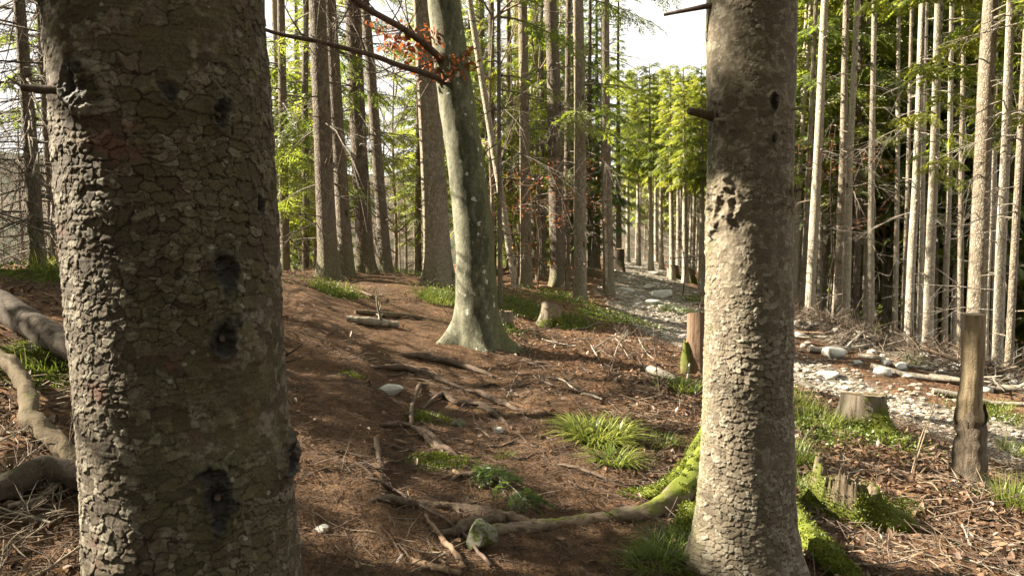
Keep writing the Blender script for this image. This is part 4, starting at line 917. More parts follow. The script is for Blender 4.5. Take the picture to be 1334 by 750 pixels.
for x, y, s in ((6.5, -1.5, 1), (9.5, 2.0, 1), (-5, -4.5, 1), (3.2, -6, 1), (8, -6, 1), (-1.2, -8, 1), (-8, -5, 1), (12, -2, 1), (1.6, -1.9, 1), (-1.9, -1.4, 1), (3.6, -2.6, 1.0), (-2.4, -3.2, 1.0), (.8, -5.5, 1.0), (5.8, 1.4, .95)):  # unseen trees added round the viewer to keep skylight off the foreground
    place_spruce(x, y, .2, 'high_one', 'unseen spruce added behind the viewer to block skylight', 'unseen spruces added behind the viewer for shade', height=19, mat='bark_spruce', scale=s)
add_crown(TL, LIB['over'], 0, 1, 1.0, (-.035, 0)); add_crown(TR, LIB['over'], .6, 1, 2.2, (.004, 0))
edge = [(-5.5, 6.9, .045, 'scraggy', 'nearest spindly conifer whose dark drooping twigs hang in at the left edge'), (-5.3, 8.9, .085, 'scraggy', 'spindly conifer with tangled dead limbs at the left edge'), (-6.6, 11.5, .08, 'scraggy', 'second spindly dead-limbed conifer farther off at the left edge'), (-8.2, 14.5, .09, 'scraggy', 'thin scraggy conifer on the bright slope at the far left')]
for x, y, r, cr, lab in edge: place_spruce(x, y, r, own_crown(cr, x, y, int(y * 7), BEAMS), lab, 'dead-limbed conifers at the left edge', height=8, mat='bark_dark', scale=1.0)
# bare broadleaved thicket on the slope beyond the path
def bare_tree(px, Y, hgt, lab, seed, r=.06, name='bare_tree', mat='dry_stick', group='bare trees beyond the path'):
    P = unproject(px, 330, Y); x, y = P[0], P[1]; z = h1(x, y); o = empty(name, (x, y, z), lab, 'tree', group); rgk = np.random.default_rng(seed)
    p = np.array([[0, 0, -.1], [.03, 0, hgt * .3], [-.04, .05, hgt * .6], [.05, 0, hgt]]) ; p = curve(p, 12); t = MB(); add_tube(t, p, np.linspace(r, r * .25, 12), 7); t.build('trunk', M[mat], o)
    c = MB()
    for k in range(13):
        i = rgk.integers(2, 12); th = rgk.uniform(0, 6.28); twiggy(c, p[i], np.array([math.cos(th), math.sin(th), .7]), hgt * .28, r * .4, 2, rgk, up=.15)
    c.build('crown', M[mat], o); return o
for k, (px, Y, hg, lab) in enumerate([(515, 22, 6.5, 'bare pinkish-grey broadleaf tree in the bright gap left of the stout spruce'), (528, 27, 7, 'taller bare broadleaf farther down the bright gap'), (502, 30, 7.5, 'faint bare broadleaf behind the leaning dark trunk'), (540, 34, 8, 'farthest bare broadleaf in the bright gap'),
        (30, 17, 5, 'bare broadleaf on the slope behind the dead limbs at the left edge'), (75, 21, 6, 'bare broadleaf hugging the left side of the big left trunk'), (5, 25, 7, 'bare broadleaf at the extreme left edge'), (640, 17, 5.5, 'bare twiggy young broadleaf right of the beech'), (700, 19, 5.5, 'bare twiggy broadleaf between the trunks right of the beech'), (520, 40, 10, 'pale tall pole-like broadleaf in the gap above the path')]):
    bare_tree(px, Y, hg, lab, 300 + k, mat='bark_twig' if px < 100 else 'dry_stick')
# rust-leaved beech saplings
def sapling(px, Y, hgt, lab, seed, n=130, spread=.75):
    P = unproject(px, 350, Y); x, y = P[0], P[1]; z = h1(x, y); o = empty('beech_sapling', (x, y, z), lab, 'sapling', 'rust-leaved beech saplings'); rgk = np.random.default_rng(seed); tips = []
    st = MB(); p = curve([[0, 0, -.05], [.05, 0, hgt * .4], [-.05, .02, hgt * .75], [.03, 0, hgt]], 10); add_tube(st, p, np.linspace(.018, .005, 10), 6)
    for k in range(12):
        i = rgk.integers(3, 10); th = rgk.uniform(0, 6.28); twiggy(st, p[i], np.array([math.cos(th), math.sin(th), .15]), spread, .008, 1, rgk, tips=tips, up=.0)
    st.build('stem', M['dark_stick'], o); T = np.array(tips); L_ = T[rgk.integers(0, len(T), n)] + rgk.normal(0, .04, (n, 3)); m2 = MB(); V, Fq = leaf_quads(L_, .07, rgk, flat=.3, droop=.2); m2.add(V, Fq, 0, tint=np.repeat(rgk.random(n), 6)); m2.build('leaves', M['rusty_leaf'], o)
sapling(700, 15.5, 2.2, 'rust-leaved sapling between the first two trunks right of the beech', 1, 140)
sapling(735, 16.2, 2.5, 'rust-leaved sapling in front of the thick spruce behind the small stump', 2, 190)
sapling(672, 14.5, 1.6, 'small rust-leaved sapling close to the right side of the beech', 3, 70)
sapling(1080, 19.3, 4.9, 'tall rust-leaved sapling between pale trunks right of the foreground spruce', 4, 300, 1.1)
sapling(1113, 20, 4.6, 'rust-leaved sapling above the brush heap', 5, 120, .8)
sapling(890, 21, 2.0, 'tiny rust-leaved sapling near the two stumps by the track', 6, 50, .5)

# ------------------------------------------------------------------ stumps
def stump(loc, r, hgt, lab, seed, mat='stump_bark', flare=.6, tilt=(0, 0), moss=.3, cut='cut_face', sides=40, name='tree_stump'):
    o = empty(name, loc, lab, 'stump'); z = np.r_[-.12, np.linspace(0, 1, 14) ** 1.2 * hgt]; a = np.arange(sides) * 2 * math.pi / sides; rk = np.random.default_rng(seed); ph = rk.uniform(0, 6.28)
    Z, A = np.meshgrid(z, a, indexing='ij'); lob = .5 + .5 * np.cos(3 * A + ph + .8 * np.cos(2 * A)); R = r * (1 + flare * np.exp(-np.clip(Z, 0, None) / (hgt * .35)) * lob)
    c = np.stack([np.cos(A), np.sin(A), Z * 3], -1); R = R * (1 + .09 * fbm(c * 2 + seed, 3) + .05 * np.abs(noise3(np.stack([np.cos(A) * 9, np.sin(A) * 9, Z * 2 + seed], -1))))
    Zt = Z + (np.cos(A) * tilt[0] + np.sin(A) * tilt[1]) * R * np.clip(Z / hgt, 0, 1)
    V = np.stack([R * np.cos(A), R * np.sin(A), Zt], -1).reshape(-1, 3); n = len(z); i = np.arange(n - 1)[:, None] * sides; j = np.arange(sides)[None]; j2 = (j + 1) % sides
    mb = MB(); mb.add(V, np.stack(np.broadcast_arrays(i + j, i + j2, i + sides + j2, i + sides + j), -1).reshape(-1, 4), 0, moss=(moss * np.exp(-np.clip(Z, 0, None) / (hgt * .5)) * (1 + .6 * np.cos(A))).ravel()); bk = mb.build('bark', M[mat], o)
    if moss > .4: moss_fuzz(bk, V, (moss * np.exp(-np.clip(Z, 0, None) / (hgt * .45)) * (.55 + .6 * np.cos(A - 5.6))).ravel(), 3500, rk)
    top = V[-sides:]; cc = top.mean(0); m2 = MB(); rings = [cc[None]] + [cc + (top - cc) * f + np.array([0, 0, .004]) + np.array([0, 0, 1]) * .004 * rk.normal(0, 1, (sides, 1)) for f in (.35, .7, .985)]
    Vv = np.vstack([cc[None] + [0, 0, .004]] + rings[1:]); fs = [np.stack([np.zeros(sides, int), 1 + np.arange(sides), 1 + (np.arange(sides) + 1) % sides], -1)]
    m2.add(Vv, fs[0]); 
    for q in range(2):
        b = 1 + q * sides; k = np.arange(sides); m2.f.append(np.stack([b + k, b + sides + k, b + sides + (k + 1) % sides, b + (k + 1) % sides], -1)); m2.m.append(np.zeros(sides, np.int32))
    m2.build('cut_face', M[cut], o); return o
stump(gp(1124, 556), .185, .30, 'sawn grey stump with mossy foot beside the stony track', 1, tilt=(-.05, -.12), moss=.8, flare=.9)
stump(gp(718, 424), .15, .32, 'small sawn stump on the mossy mound left of the track', 2, tilt=(-.25, -.35), flare=.9, moss=.5)
stump(gp(657, 428), .12, .24, 'low pale sawn stump tucked against the right of the beech', 3, tilt=(.0, -.1), flare=.35)
stump(gp(876, 362), .2, .42, 'left of the two small far stumps beside the upper track', 4, tilt=(.1, -.3))
stump(gp(897, 366), .2, .40, 'right of the two small far stumps beside the upper track', 5, tilt=(-.1, -.3))
stump(gp(806, 352), .18, .75, 'tall dark far stump at the left bend of the track', 6, mat='log_bark', flare=.8)
# split post behind the right foreground trunk
o = stump(gp(908, 486), .125, .70, 'reddish split stump with sawn top, half hidden by the right foreground trunk', 7, mat='red_wood', flare=.25, tilt=(-.05, -.35), moss=.0, name='tree_stump')
m_ = MB(); a = np.linspace(0, 2 * math.pi, 20, endpoint=False); rings = []
for q, t in enumerate(np.linspace(0, 1, 9)):
    rr_ = .10 * (1 - .45 * t) * (1 + .15 * np.cos(3 * a + q)); rings.append(np.stack([-.13 + rr_ * np.cos(a) * .8, -.03 + rr_ * np.sin(a), -.05 + .42 * t + .05 * np.cos(a * 2) * t], -1))
V = np.vstack(rings + [rings[-1].mean(0)[None]]); i = np.arange(8)[:, None] * 20; j = np.arange(20)[None]; j2 = (j + 1) % 20
m_.add(V, np.stack(np.broadcast_arrays(i + j, i + j2, i + 20 + j2, i + 20 + j), -1).reshape(-1, 4), 0, moss=.4); m_.f.append(np.stack([160 + np.arange(20), 160 + (np.arange(20) + 1) % 20, np.full(20, 180)], -1)); m_.m.append(np.zeros(20, np.int32)); m_.build('mossy_slab', M['broken_wood'], o)
# broken mossy stump at the lower right
def broken_stump(loc, lab):
    o = empty('broken_stump', loc, lab, 'stump'); ns = 150; nr = 30; a = np.arange(ns) * 2 * math.pi / ns; rk = np.random.default_rng(9)
    def nz(f, s): return noise3(np.stack([np.cos(a) * f, np.sin(a) * f, 0 * a + s], -1))
    hh = .13 + .05 * nz(2.2, 3) + .07 * np.abs(nz(6, 1)) + .05 * np.abs(nz(15, 7)) + .035 * nz(32, 2)
    for th, k, s in ((-2.05, .17, .34), (2.7, .10, .5), (-1.2, .03, .3), (-.2, -.03, .6)): hh = hh + k * np.exp(-((np.mod(a - th + math.pi, 2 * math.pi) - math.pi) / s) ** 2)
    r0 = .18 * (1 + .12 * np.cos(2 * a + 1)); t = np.linspace(0, 1, nr)[:, None]; Z = -.1 + (hh[None] + .1) * t
    fl = np.exp(-np.clip(Z, 0, None) / .09) * (.04 + .16 * np.exp(-((np.mod(a + .35 + math.pi, 2 * math.pi) - math.pi) / .5) ** 2) + .10 * np.exp(-((np.mod(a - 3.0 + math.pi, 2 * math.pi) - math.pi) / .5) ** 2))[None]
    R = r0[None] * (1 - .16 * t) + fl; R = R * (1 + .10 * fbm(np.stack([np.cos(a)[None] * 2 + 0 * Z, np.sin(a)[None] * 2 + 0 * Z, Z * 4], -1), 3) + .07 * noise3(np.stack([np.cos(a)[None] * 9 + 0 * Z, np.sin(a)[None] * 9 + 0 * Z, Z * 3], -1)))
    Vo = np.stack([R * np.cos(a), R * np.sin(a), Z], -1); Ri = np.clip(R[-1:] - .035 - .05 * (1 - t), .03, None); Zi = hh[None] * t[::-1] * .96 + .0; Ri = np.clip((R[-1] - .03)[None] * (1 - .55 * t), .02, None)
    Vi = np.stack([Ri * np.cos(a), Ri * np.sin(a), hh[None] - .005 - t * (hh[None] - .03)], -1); V = np.vstack([Vo.reshape(-1, 3), Vi.reshape(-1, 3)]); n = nr * 2; i = np.arange(n - 1)[:, None] * ns; j = np.arange(ns)[None]; j2 = (j + 1) % ns
    mm = np.concatenate([(.75 * np.exp(-np.clip(Z, 0, None) / .12) + .45 * np.clip(np.cos(a + .35), 0, 1)[None] + .35 * np.clip(np.cos(a - 3.0), 0, 1)[None] - .15).ravel(), np.full(nr * ns, -.4)])
    m2 = MB(); m2.add(V, np.stack(np.broadcast_arrays(i + j, i + j2, i + ns + j2, i + ns + j), -1).reshape(-1, 4), 0, moss=mm); sh = m2.build('jagged_shell', M['broken_wood'], o); moss_fuzz(sh, V, np.clip(mm - .1, 0, 1) * 1.5, 12000, rk)
    for th, ln in ((-.35, .42), (3.0, .30)):
        p = [np.array([math.cos(th) * q, math.sin(th) * q, z]) for q, z in ((.1, .1), (.2, .055), (ln * .75, .02), (ln, -.04))]; m3 = MB(); add_tube(m3, curve(p, 14), np.linspace(.06, .025, 14), 12, wob=.2, seed=th, moss=.35); m3.build('root', M['broken_wood'], o)
    return o
broken_stump(gp(1100, 668), 'rotten broken stump with jagged top and bright moss, right of the foreground trunk')
# sawn dead post
gP = gp(1264, 628); o = empty('dead_stem', gP, 'dead sapling stem sawn flat, bare yellow wood above, bark below', 'dead tree'); kpx = gP[1] / F
pts = np.array([unproject(x, y, gP[1]) for x, y in ((1262, 640), (1263, 600), (1266, 560), (1263, 530), (1267, 480), (1269, 409))]) - gP; p = curve(pts, 50); rz_ = np.interp(np.linspace(0, 1, 50), [0, .15, .35, .48, .6, .8, 1], [27, 22, 18.5, 20, 15.5, 13.5, 13]) * kpx
k = 26; m1 = MB(); V, Fq = tube(p[:k], rz_[:k], 28, wob=.15, seed=2); V = V + (.020 * fbm(V * 14, 4))[:, None] * np.array([1, 1, 0]); V[-28:, 2] += .10 * noise3(np.stack([np.cos(np.arange(28) / 28 * 6.283) * 2.2, np.sin(np.arange(28) / 28 * 6.283) * 2.2, np.zeros(28)], -1)) + .03; V[-56:-28, 2] += .3 * (V[-28:, 2] - V[-56:-28, 2] - .02); m1.add(V, Fq, 0, moss=.0); m1.build('bark', M['post_bark'], o)
m1 = MB(); V, Fq = tube(p[k - 5:], rz_[k - 5:] * np.interp(np.arange(50 - k + 5), [0, 4, 8], [.75, .93, 1]), 28, wob=.07, seed=4); V = V + (.006 * fbm(V * np.array([18, 18, 4]), 3))[:, None] * np.array([1, 1, 0]); m1.add(V, Fq, 0); m1.build('bare_wood', M['fresh_wood'], o)
m1 = MB(); tp = V[-28:]; c = tp.mean(0); m1.add(np.vstack([tp, c + [0, 0, .004]]), np.stack([np.arange(28), (np.arange(28) + 1) % 28, np.full(28, 28)], -1)[:, ::-1]); m1.build('cut_face', M['cut_face'], o)
m1 = MB(); add_tube(m1, np.array([p[20] + [-.07, -.07, .03], p[24] + [-.065, -.07, 0], p[28] + [-.05, -.055, 0]]), [.012, .02, .006], 6); m1.build('bark_flap', M['log_bark'], o)

# ------------------------------------------------------------------ logs, fallen branches, roots on the path, sticks
def lying(pts, r, mat, name, lab, cat, group=None, n=30, sides=12, wob=.15, rough=.008, twigs=0, seed=1, moss=0.0, wavy=0.0):
    p = root_path(pts, n); p[:, 2] += (wavy * noise3(np.stack([np.linspace(0, 5, n) + seed * 3.3, 0 * p[:, 0], 0 * p[:, 0]], -1)) if wavy else 0); base = p[0].copy(); p = p - base; o = MB(); rr_ = np.interp(np.linspace(0, 1, n), np.linspace(0, 1, len(r)), r); rk = np.random.default_rng(seed)
    V, Fq = tube(p, rr_, sides, wob=wob, seed=seed * 1.7); V = V + (rough * fbm(V * 16 + seed, 3))[:, None]; o.add(V, Fq, 0, moss=moss)
    for s_, fl_ in ((0, True), (n - 1, False)):
        ring = V[s_ * sides:(s_ + 1) * sides]; ff = np.stack([np.arange(sides), (np.arange(sides) + 1) % sides, np.full(sides, sides)], -1); o.add(np.vstack([ring, ring.mean(0)]), ff[:, ::-1] if fl_ else ff, 0, moss=moss)
    for k in range(twigs):
        i = rk.integers(n // 4, n - 1); d = p[min(n - 1, i + 1)] - p[i - 1]; d = d / np.linalg.norm(d) + rk.normal(0, .6, 3); d[2] = abs(d[2]) * .5
        twiggy(o, p[i], d, rk.uniform(.1, .35), rr_[i] * .5, 1, rk)
    ob = o.build(name, M[mat], None, loc=base); return tag(ob, lab, cat, group)
lying([(-60, 378, .08), (0, 412, .09), (60, 450, .09), (115, 482, .08), (170, 505, .05)], [.10, .10, .095, .09, .08], 'log_bark', 'fallen_log', 'dark mossy fallen log lying behind the left trunk', 'log', sides=20, n=40)
lying([(-30, 480, .12), (8, 497, .14), (34, 525, .10), (42, 560, .08), (70, 588, .07), (100, 612, .05), (140, 645, .03)], [.03, .042, .045, .05, .048, .05, .04], 'old_wood', 'gnarled_branch', 'gnarled yellowish dead branch bending down to the left trunk', 'branch', sides=18, n=48, wob=.25, rough=.02)
lying([(-40, 668, .06), (20, 650, .08), (60, 632, .09), (105, 640, .06), (150, 660, .03)], [.06, .065, .06, .05, .04], 'log_bark', 'fallen_log', 'thick mossy dead wood lying beneath the gnarled branch', 'log', sides=18, n=36, wob=.2, rough=.02, moss=.15)
lying([(10, 668, .03), (60, 655, .04), (110, 610, .06)], [.012, .014, .008], 'dry_stick', 'stick', 'pale stick leaning below the gnarled branch', 'stick')
RT = [([(523, 463, .02), (560, 470, .03), (600, 478, .03), (642, 492, .0)], [.03, .04, .035, .012], 'dark thick root crossing the upper path'),
      ([(486, 478, .0), (520, 484, .025), (560, 492, .03), (605, 508, .0)], [.015, .03, .03, .012], 'long root crossing the path below the dark thick one'),
      ([(535, 560, -.01), (537, 535, .02), (546, 508, .03), (556, 500, .0)], [.012, .02, .02, .01], 'short upright root curving beside the root tangle on the path'),
      ([(550, 535, .0), (575, 518, .04), (595, 528, .04), (625, 530, .03), (660, 552, -.01)], [.014, .026, .028, .024, .01], 'arched root in the middle of the root tangle'),
      ([(600, 507, .0), (640, 522, .03), (668, 535, .03), (700, 534, -.01)], [.018, .026, .02, .01], 'root at the right of the tangle running toward the grass tuft'),
      ([(488, 548, -.01), (525, 556, .02), (560, 572, .03), (590, 597, .0)], [.014, .022, .022, .01], 'slanting root below the tangle at the left of the path'),
      ([(548, 567, .0), (575, 585, .025), (610, 600, -.01)], [.018, .022, .01], 'short root ending beside the moss patch'),
      ([(625, 532, .02), (650, 545, .03), (668, 560, .0)], [.02, .025, .012], 'forked end piece of the root tangle'),
      ([(690, 600, .0), (740, 610, .015), (800, 628, .015), (855, 636, .0)], [.008, .011, .010, .006], 'long thin dark root below the bright grass tuft'),
      ([(488, 562, -.01), (492, 590, .015), (500, 615, -.01)], [.015, .02, .012], 'root along the little step on the left of the path'),
      ([(585, 625, .0), (615, 622, .02), (655, 630, .0)], [.012, .02, .01], 'root next to the fallen green sprig'),
      ([(690, 540, .0), (740, 548, .02), (765, 556, -.01)], [.01, .014, .008], 'small root at the left of the bright grass tuft')]
for k, (p, r, lab) in enumerate(RT): lying(p, r, 'root_wood', 'surface_root', lab, 'root', 'roots across the path', n=30, wob=.3, rough=.010, seed=k + 3, wavy=.022)
rb5 = np.random.default_rng(31)
for k in range(34):
    px, py = rb5.uniform(480, 720), rb5.uniform(460, 640); l_ = rb5.uniform(25, 70); a_ = rb5.normal(.35, .5); q = [(px + l_ * t * math.cos(a_), py + l_ * t * math.sin(a_) * .55 + rb5.normal(0, 3.5), .006) for t in (-.5, -.15, .2, .5)]
    r_ = rb5.uniform(.005, .013); lying(q, [r_ * .6, r_, r_ * .9, r_ * .4], 'root_wood', 'surface_root', 'thin wiry root in the fine network across the path', 'root', 'thin roots in the network across the path', n=14, sides=7, wob=.25, rough=.004, seed=60 + k, wavy=.015)
lying([(452, 418, .03), (480, 424, .05), (518, 427, .04)], [.035, .05, .04], 'grey_wood', 'fallen_branch', 'short grey branch lying across the path by the left bank', 'branch', 'branches lying across the upper path', twigs=2, seed=8)
lying([(462, 408, .02), (500, 413, .04), (550, 416, .02)], [.025, .04, .03], 'old_wood', 'fallen_branch', 'longer mossy branch lying farther up the path', 'branch', 'branches lying across the upper path', seed=9)
lying([(470, 382, .03), (485, 390, .05), (500, 388, .03)], [.012, .014, .01], 'dry_stick', 'fallen_branch', 'pale twiggy branch on the herbs near the path crest', 'branch', 'branches lying across the upper path', twigs=6, seed=10)
lying([(462, 612, .05), (520, 650, .04), (590, 690, .03), (640, 745, .03)], [.007, .009, .009, .008], 'dark_stick', 'fallen_branch', 'long dark forked twig over the roots at the bottom', 'branch', twigs=5, seed=11)
lying([(553, 676, .02), (580, 712, .03), (606, 745, .02)], [.010, .014, .014], 'red_wood', 'stick', 'reddish-brown stick at the bottom of the path', 'stick', 'sticks at the bottom of the path', seed=12)
lying([(540, 735, .02), (570, 745, .025), (600, 752, .02)], [.014, .016, .014], 'red_wood', 'stick', 'second reddish stick at the very bottom edge', 'stick', 'sticks at the bottom of the path', seed=13)
for k, (p, lab) in enumerate([([(770, 452, .02), (780, 470, .02), (790, 490, .0)], 'pale thin stick left in the bleached twig cluster'), ([(775, 458, .05), (800, 452, .12), (820, 470, .03)], 'bleached arching twig in the cluster by the mound'), ([(795, 485, .0), (805, 462, .12), (818, 447, .2)], 'bleached upright twig in the cluster by the mound'), ([(832, 446, .05), (843, 462, .02), (860, 472, .0)], 'thin pale twig lying right of the bleached cluster')]):
    lying(p, [.009, .008, .004], 'grey_wood', 'stick', lab, 'stick', 'bleached twigs below the mound', sides=6, rough=.002, twigs=3, seed=20 + k)
lying([(842, 483, .03), (860, 492, .05), (882, 500, .03)], [.04, .05, .035], 'grey_wood', 'driftwood', 'bleached grey chunk of wood left of the split stump', 'wood', seed=30)
lying([(893, 505, .0), (900, 480, .12), (912, 466, .25)], [.012, .010, .006], 'grey_wood', 'stick', 'white stick leaning against the right foreground trunk', 'stick', seed=31)
lying([(862, 530, .0), (855, 500, .15), (850, 470, .45)], [.007, .006, .003], 'dark_stick', 'seedling', 'thin dark leafless seedling left of the split stump', 'seedling', sides=6, rough=.001, twigs=4, seed=32)
# dry stalks leaning near the dead stem
for k, (p, lab) in enumerate([([(1185, 625, .0), (1205, 590, .25), (1238, 558, .45)], 'longest dry yellow stalk leaning right beside the dead stem'), ([(1188, 622, .0), (1200, 600, .15), (1222, 560, .42)], 'steeper dry yellow stalk beside the longest one'), ([(1190, 625, .0), (1225, 612, .1), (1258, 640, .0)], 'dry stalk arching over toward the dead stem foot'), ([(1195, 632, .02), (1215, 640, .05), (1232, 655, .0)], 'short pale straw lying below the dry stalks')]):
    lying(p, [.006, .005, .003], 'fresh_wood', 'dry_stalk', lab, 'stalk', 'dry stalks by the dead stem', sides=6, rough=.001, seed=40 + k)
# berm of brush beyond the track
rb = np.random.default_rng(77); bp = curve(np.array([[4.9, 16.4, 0], [5.5, 15.0, 0], [6.3, 13.5, 0], [7.2, 12.0, 0], [8.1, 10.4, 0]]), 60)
def free_branch(x, y, ln, r, az, el, mat, lab, group, name='fallen_branch', cat='branch', twigs=3, lift=.03, seed=0):
    rk = np.random.default_rng(seed); s = np.linspace(-.5, .5, 9); p = np.stack([x + s * ln * math.cos(az), y + s * ln * math.sin(az), 0 * s], -1); p[:, :2] += (rk.normal(0, .03 * ln, (1, 2)) * (s[:, None] ** 2) * 4)
    p[:, 2] = np.maximum(H(p[:, 0], p[:, 1]) * .4 + .6 * h1(x, y) + s * ln * math.sin(el), H(p[:, 0], p[:, 1])) + lift; base = p[4].copy(); m_ = MB(); add_tube(m_, p - base, np.linspace(r, r * .6, 9), 8 if r > .02 else 5, wob=.15, seed=seed, moss=0.0)
    for k in range(twigs):
        i = rk.integers(1, 8); d = np.array([math.cos(az), math.sin(az), 0]) + rk.normal(0, .7, 3); d[2] = abs(d[2]); twiggy(m_, p[i] - base, d, ln * rk.uniform(.15, .4), r * .45, 1, rk)
    return tag(m_.build(name, M[mat], None, loc=base), lab, cat, group)
for k in range(46):
    c = bp[rb.integers(0, 60)] + rb.normal(0, .42, 3); free_branch(c[0], c[1], rb.uniform(.5, 1.5), rb.uniform(.008, .026), rb.uniform(0, 3.14), rb.normal(.1, .25), rb.choice(['dry_stick', 'grey_wood', 'dark_stick', 'red_wood']), 'dead branch tangled in the brush bank beyond the track', 'branches in the brush bank beyond the track', lift=rb.uniform(.03, .22), seed=500 + k)
for k, (px, py, ln, r, az, lab) in enumerate([(1215, 497, 1.6, .05, -.5, 'pale log on the debris below the mossy-footed spruce'), (1300, 510, 1.8, .06, -.35, 'pale log at the right edge below the white-lit trunks'), (1290, 530, 1.4, .045, -.2, 'lower log lying right of the dead stem'), (1100, 458, 1.3, .05, .3, 'weathered log in front of the brush heap'), (1170, 480, 1.1, .04, -.8, 'short slanting log midway on the debris bank')]):
    g = ground(px, py); free_branch(g[0], g[1], ln, r, az, .05, 'grey_wood', lab, 'logs on the debris bank', 'fallen_log', 'log', 1, .05, 600 + k)
for k in range(34):
    px, py = rb.uniform(640, 900), rb.uniform(425, 520); g = ground(px, py)
    if seg_dist(np.array([g[0]]), np.array([g[1]]), PATH)[0] < .9: continue
    free_branch(g[0], g[1], rb.uniform(.3, 1.0), rb.uniform(.005, .014), rb.uniform(0, 3.14), .05, rb.choice(['dry_stick', 'dark_stick', 'grey_wood', 'dark_stick']), 'thin dead branch strewn on the slope between path and stony track', 'branches between path and track', lift=.02, seed=700 + k)
for k in range(26):
    px, py = rb.uniform(0, 100), rb.uniform(540, 745); g = ground(px, py); free_branch(g[0], g[1], rb.uniform(.2, .6), rb.uniform(.003, .008), rb.uniform(0, 3.14), .1, rb.choice(['dry_stick', 'dark_stick', 'grey_wood']), 'thin dead branch in the brush heap at lower left', 'branches in the lower left brush', lift=.03, seed=800 + k)
for k in range(22):
    px, py = rb.uniform(395, 640), rb.uniform(600, 748); g = ground(px, py); free_branch(g[0], g[1], rb.uniform(.15, .55), rb.uniform(.002, .006), rb.uniform(0, 3.14), .06, rb.choice(['dry_stick', 'dark_stick', 'dark_stick', 'red_wood']), 'thin twig lying among the roots at the bottom of the path', 'twigs at the bottom of the path', name='twig', cat='twig', twigs=2, lift=.012, seed=900 + k)
for k in range(20):
    px, py = rb.uniform(1060, 1330), rb.uniform(600, 745); g = ground(px, py); free_branch(g[0], g[1], rb.uniform(.15, .6), rb.uniform(.003, .009), rb.uniform(0, 3.14), .05, rb.choice(['dry_stick', 'grey_wood', 'dark_stick', 'red_wood']), 'small branch lying in the leaf litter at lower right', 'branches in the lower right litter', twigs=2, lift=.015, seed=1000 + k)

# ------------------------------------------------------------------ stones
import bmesh
def ico(sub):
    bm = bmesh.new(); bmesh.ops.create_icosphere(bm, subdivisions=sub, radius=1); V = np.array([v.co[:] for v in bm.verts]); Fc = np.array([[v.index for v in f.verts] for f in bm.faces]); bm.free(); return V, Fc
ICO = ico(4); ICO3 = ico(3)
def stone_mesh(seed, mat, sub=ICO):
    V, Fc = sub; d = V * (1 + .32 * fbm(V * 1.3 + seed * 7.1, 3))[:, None]; rk = np.random.default_rng(seed)
    for _ in range(9):
        nrm = rk.normal(0, 1, 3); nrm /= np.linalg.norm(nrm); k = d @ nrm - rk.uniform(.55, .85); d = d - np.clip(k, 0, None)[:, None] * nrm * .9
    d = d * (1 + .035 * fbm(V * 7 + seed, 3))[:, None]; m_ = MB(); m_.add(d, Fc); return m_.mesh('stone', [M[mat]], smooth=True)
STONES = [stone_mesh(s, 'limestone', ICO3) for s in range(6)]
def stone(P, sx, sy, sz, lab, group=None, k=0, rz=0.0, me=None, sink=.35, cat='stone'):
    o = bpy.data.objects.new('stone', me or STONES[k % 6]); C.objects.link(o); o.location = (P[0], P[1], P[2] + sz * (1 - 2 * sink)); o.scale = (sx, sy, sz); o.rotation_euler = (RNG.normal(0, .12), RNG.normal(0, .12), rz); return tag(o, lab, cat, group)
stone(gp(508, 512), .12, .09, .06, 'white limestone lying alone on the brown path', me=stone_mesh(20, 'limestone'), rz=.2)
stone(gp(625, 712), .085, .10, .09, 'mossy dark-hollowed stone under the roots at bottom centre', me=stone_mesh(21, 'mossy_stone'), rz=.4, sink=.2)
stone(gp(650, 562), .05, .04, .03, 'small white stone below the root tangle', me=stone_mesh(22, 'limestone'), rz=.6)
stone(gp(597, 556), .06, .05, .05, 'small grey stone in the middle of the root tangle', me=stone_mesh(23, 'mossy_stone'), rz=.6)
stone(gp(420, 690), .05, .04, .02, 'small pale stone by the foot of the left trunk', me=stone_mesh(26, 'limestone'))
for k, (px, py, sx, sy, sz, lab) in enumerate([(845, 375, .45, .16, .09, 'long white slab on the left edge of the upper track'), (862, 386, .38, .3, .14, 'broad white rock in the middle of the upper track'), (852, 395, .3, .22, .08, 'flat pale rock just below the broad white one'), (830, 345, .4, .3, .12, 'far white rock where the track bends'), (850, 357, .3, .3, .1, 'pale rock right of the far bend of the track'), (885, 405, .25, .18, .06, 'flat stone halfway down the upper track'), (895, 440, .2, .15, .06, 'pale stone on the track above the split stump'), (815, 380, .25, .14, .10, 'white rock under the last straight spruce left of the track'), (1085, 462, .22, .18, .12, 'white boulder at the left end of the debris bank'), (1150, 487, .17, .14, .1, 'white rock in the debris below the dark gap'), (1075, 490, .25, .18, .05, 'flat pale rock on the track right of the foreground trunk')]):
    g = gp(px, py); stone(g, sx, sy, sz, lab, 'pale rocks on the track', k, rz=RNG.uniform(0, 3))
for k in range(170):
    t = rb.random()
    if k < 95: c = bp[rb.integers(0, 60)] + rb.normal(0, .5, 3) + np.array([-.35, -.25, 0])
    else:
        q = rb.integers(0, len(TRACK) - 2); c = np.r_[TRACK[q] + (TRACK[q + 1] - TRACK[q]) * t, 0] + rb.normal(0, .45, 3)
    s = rb.uniform(.025, .09) * (1.25 if k < 95 else 1); P = np.array([c[0], c[1], h1(c[0], c[1])])
    stone(P, s * rb.uniform(.8, 1.4), s, s * rb.uniform(.5, .8), 'pale limestone chunk in the brush bank beyond the track' if k < 95 else 'pale limestone piece lying loose on the stony track', 'stones in the brush bank' if k < 95 else 'stones on the track', k, rb.uniform(0, 6))

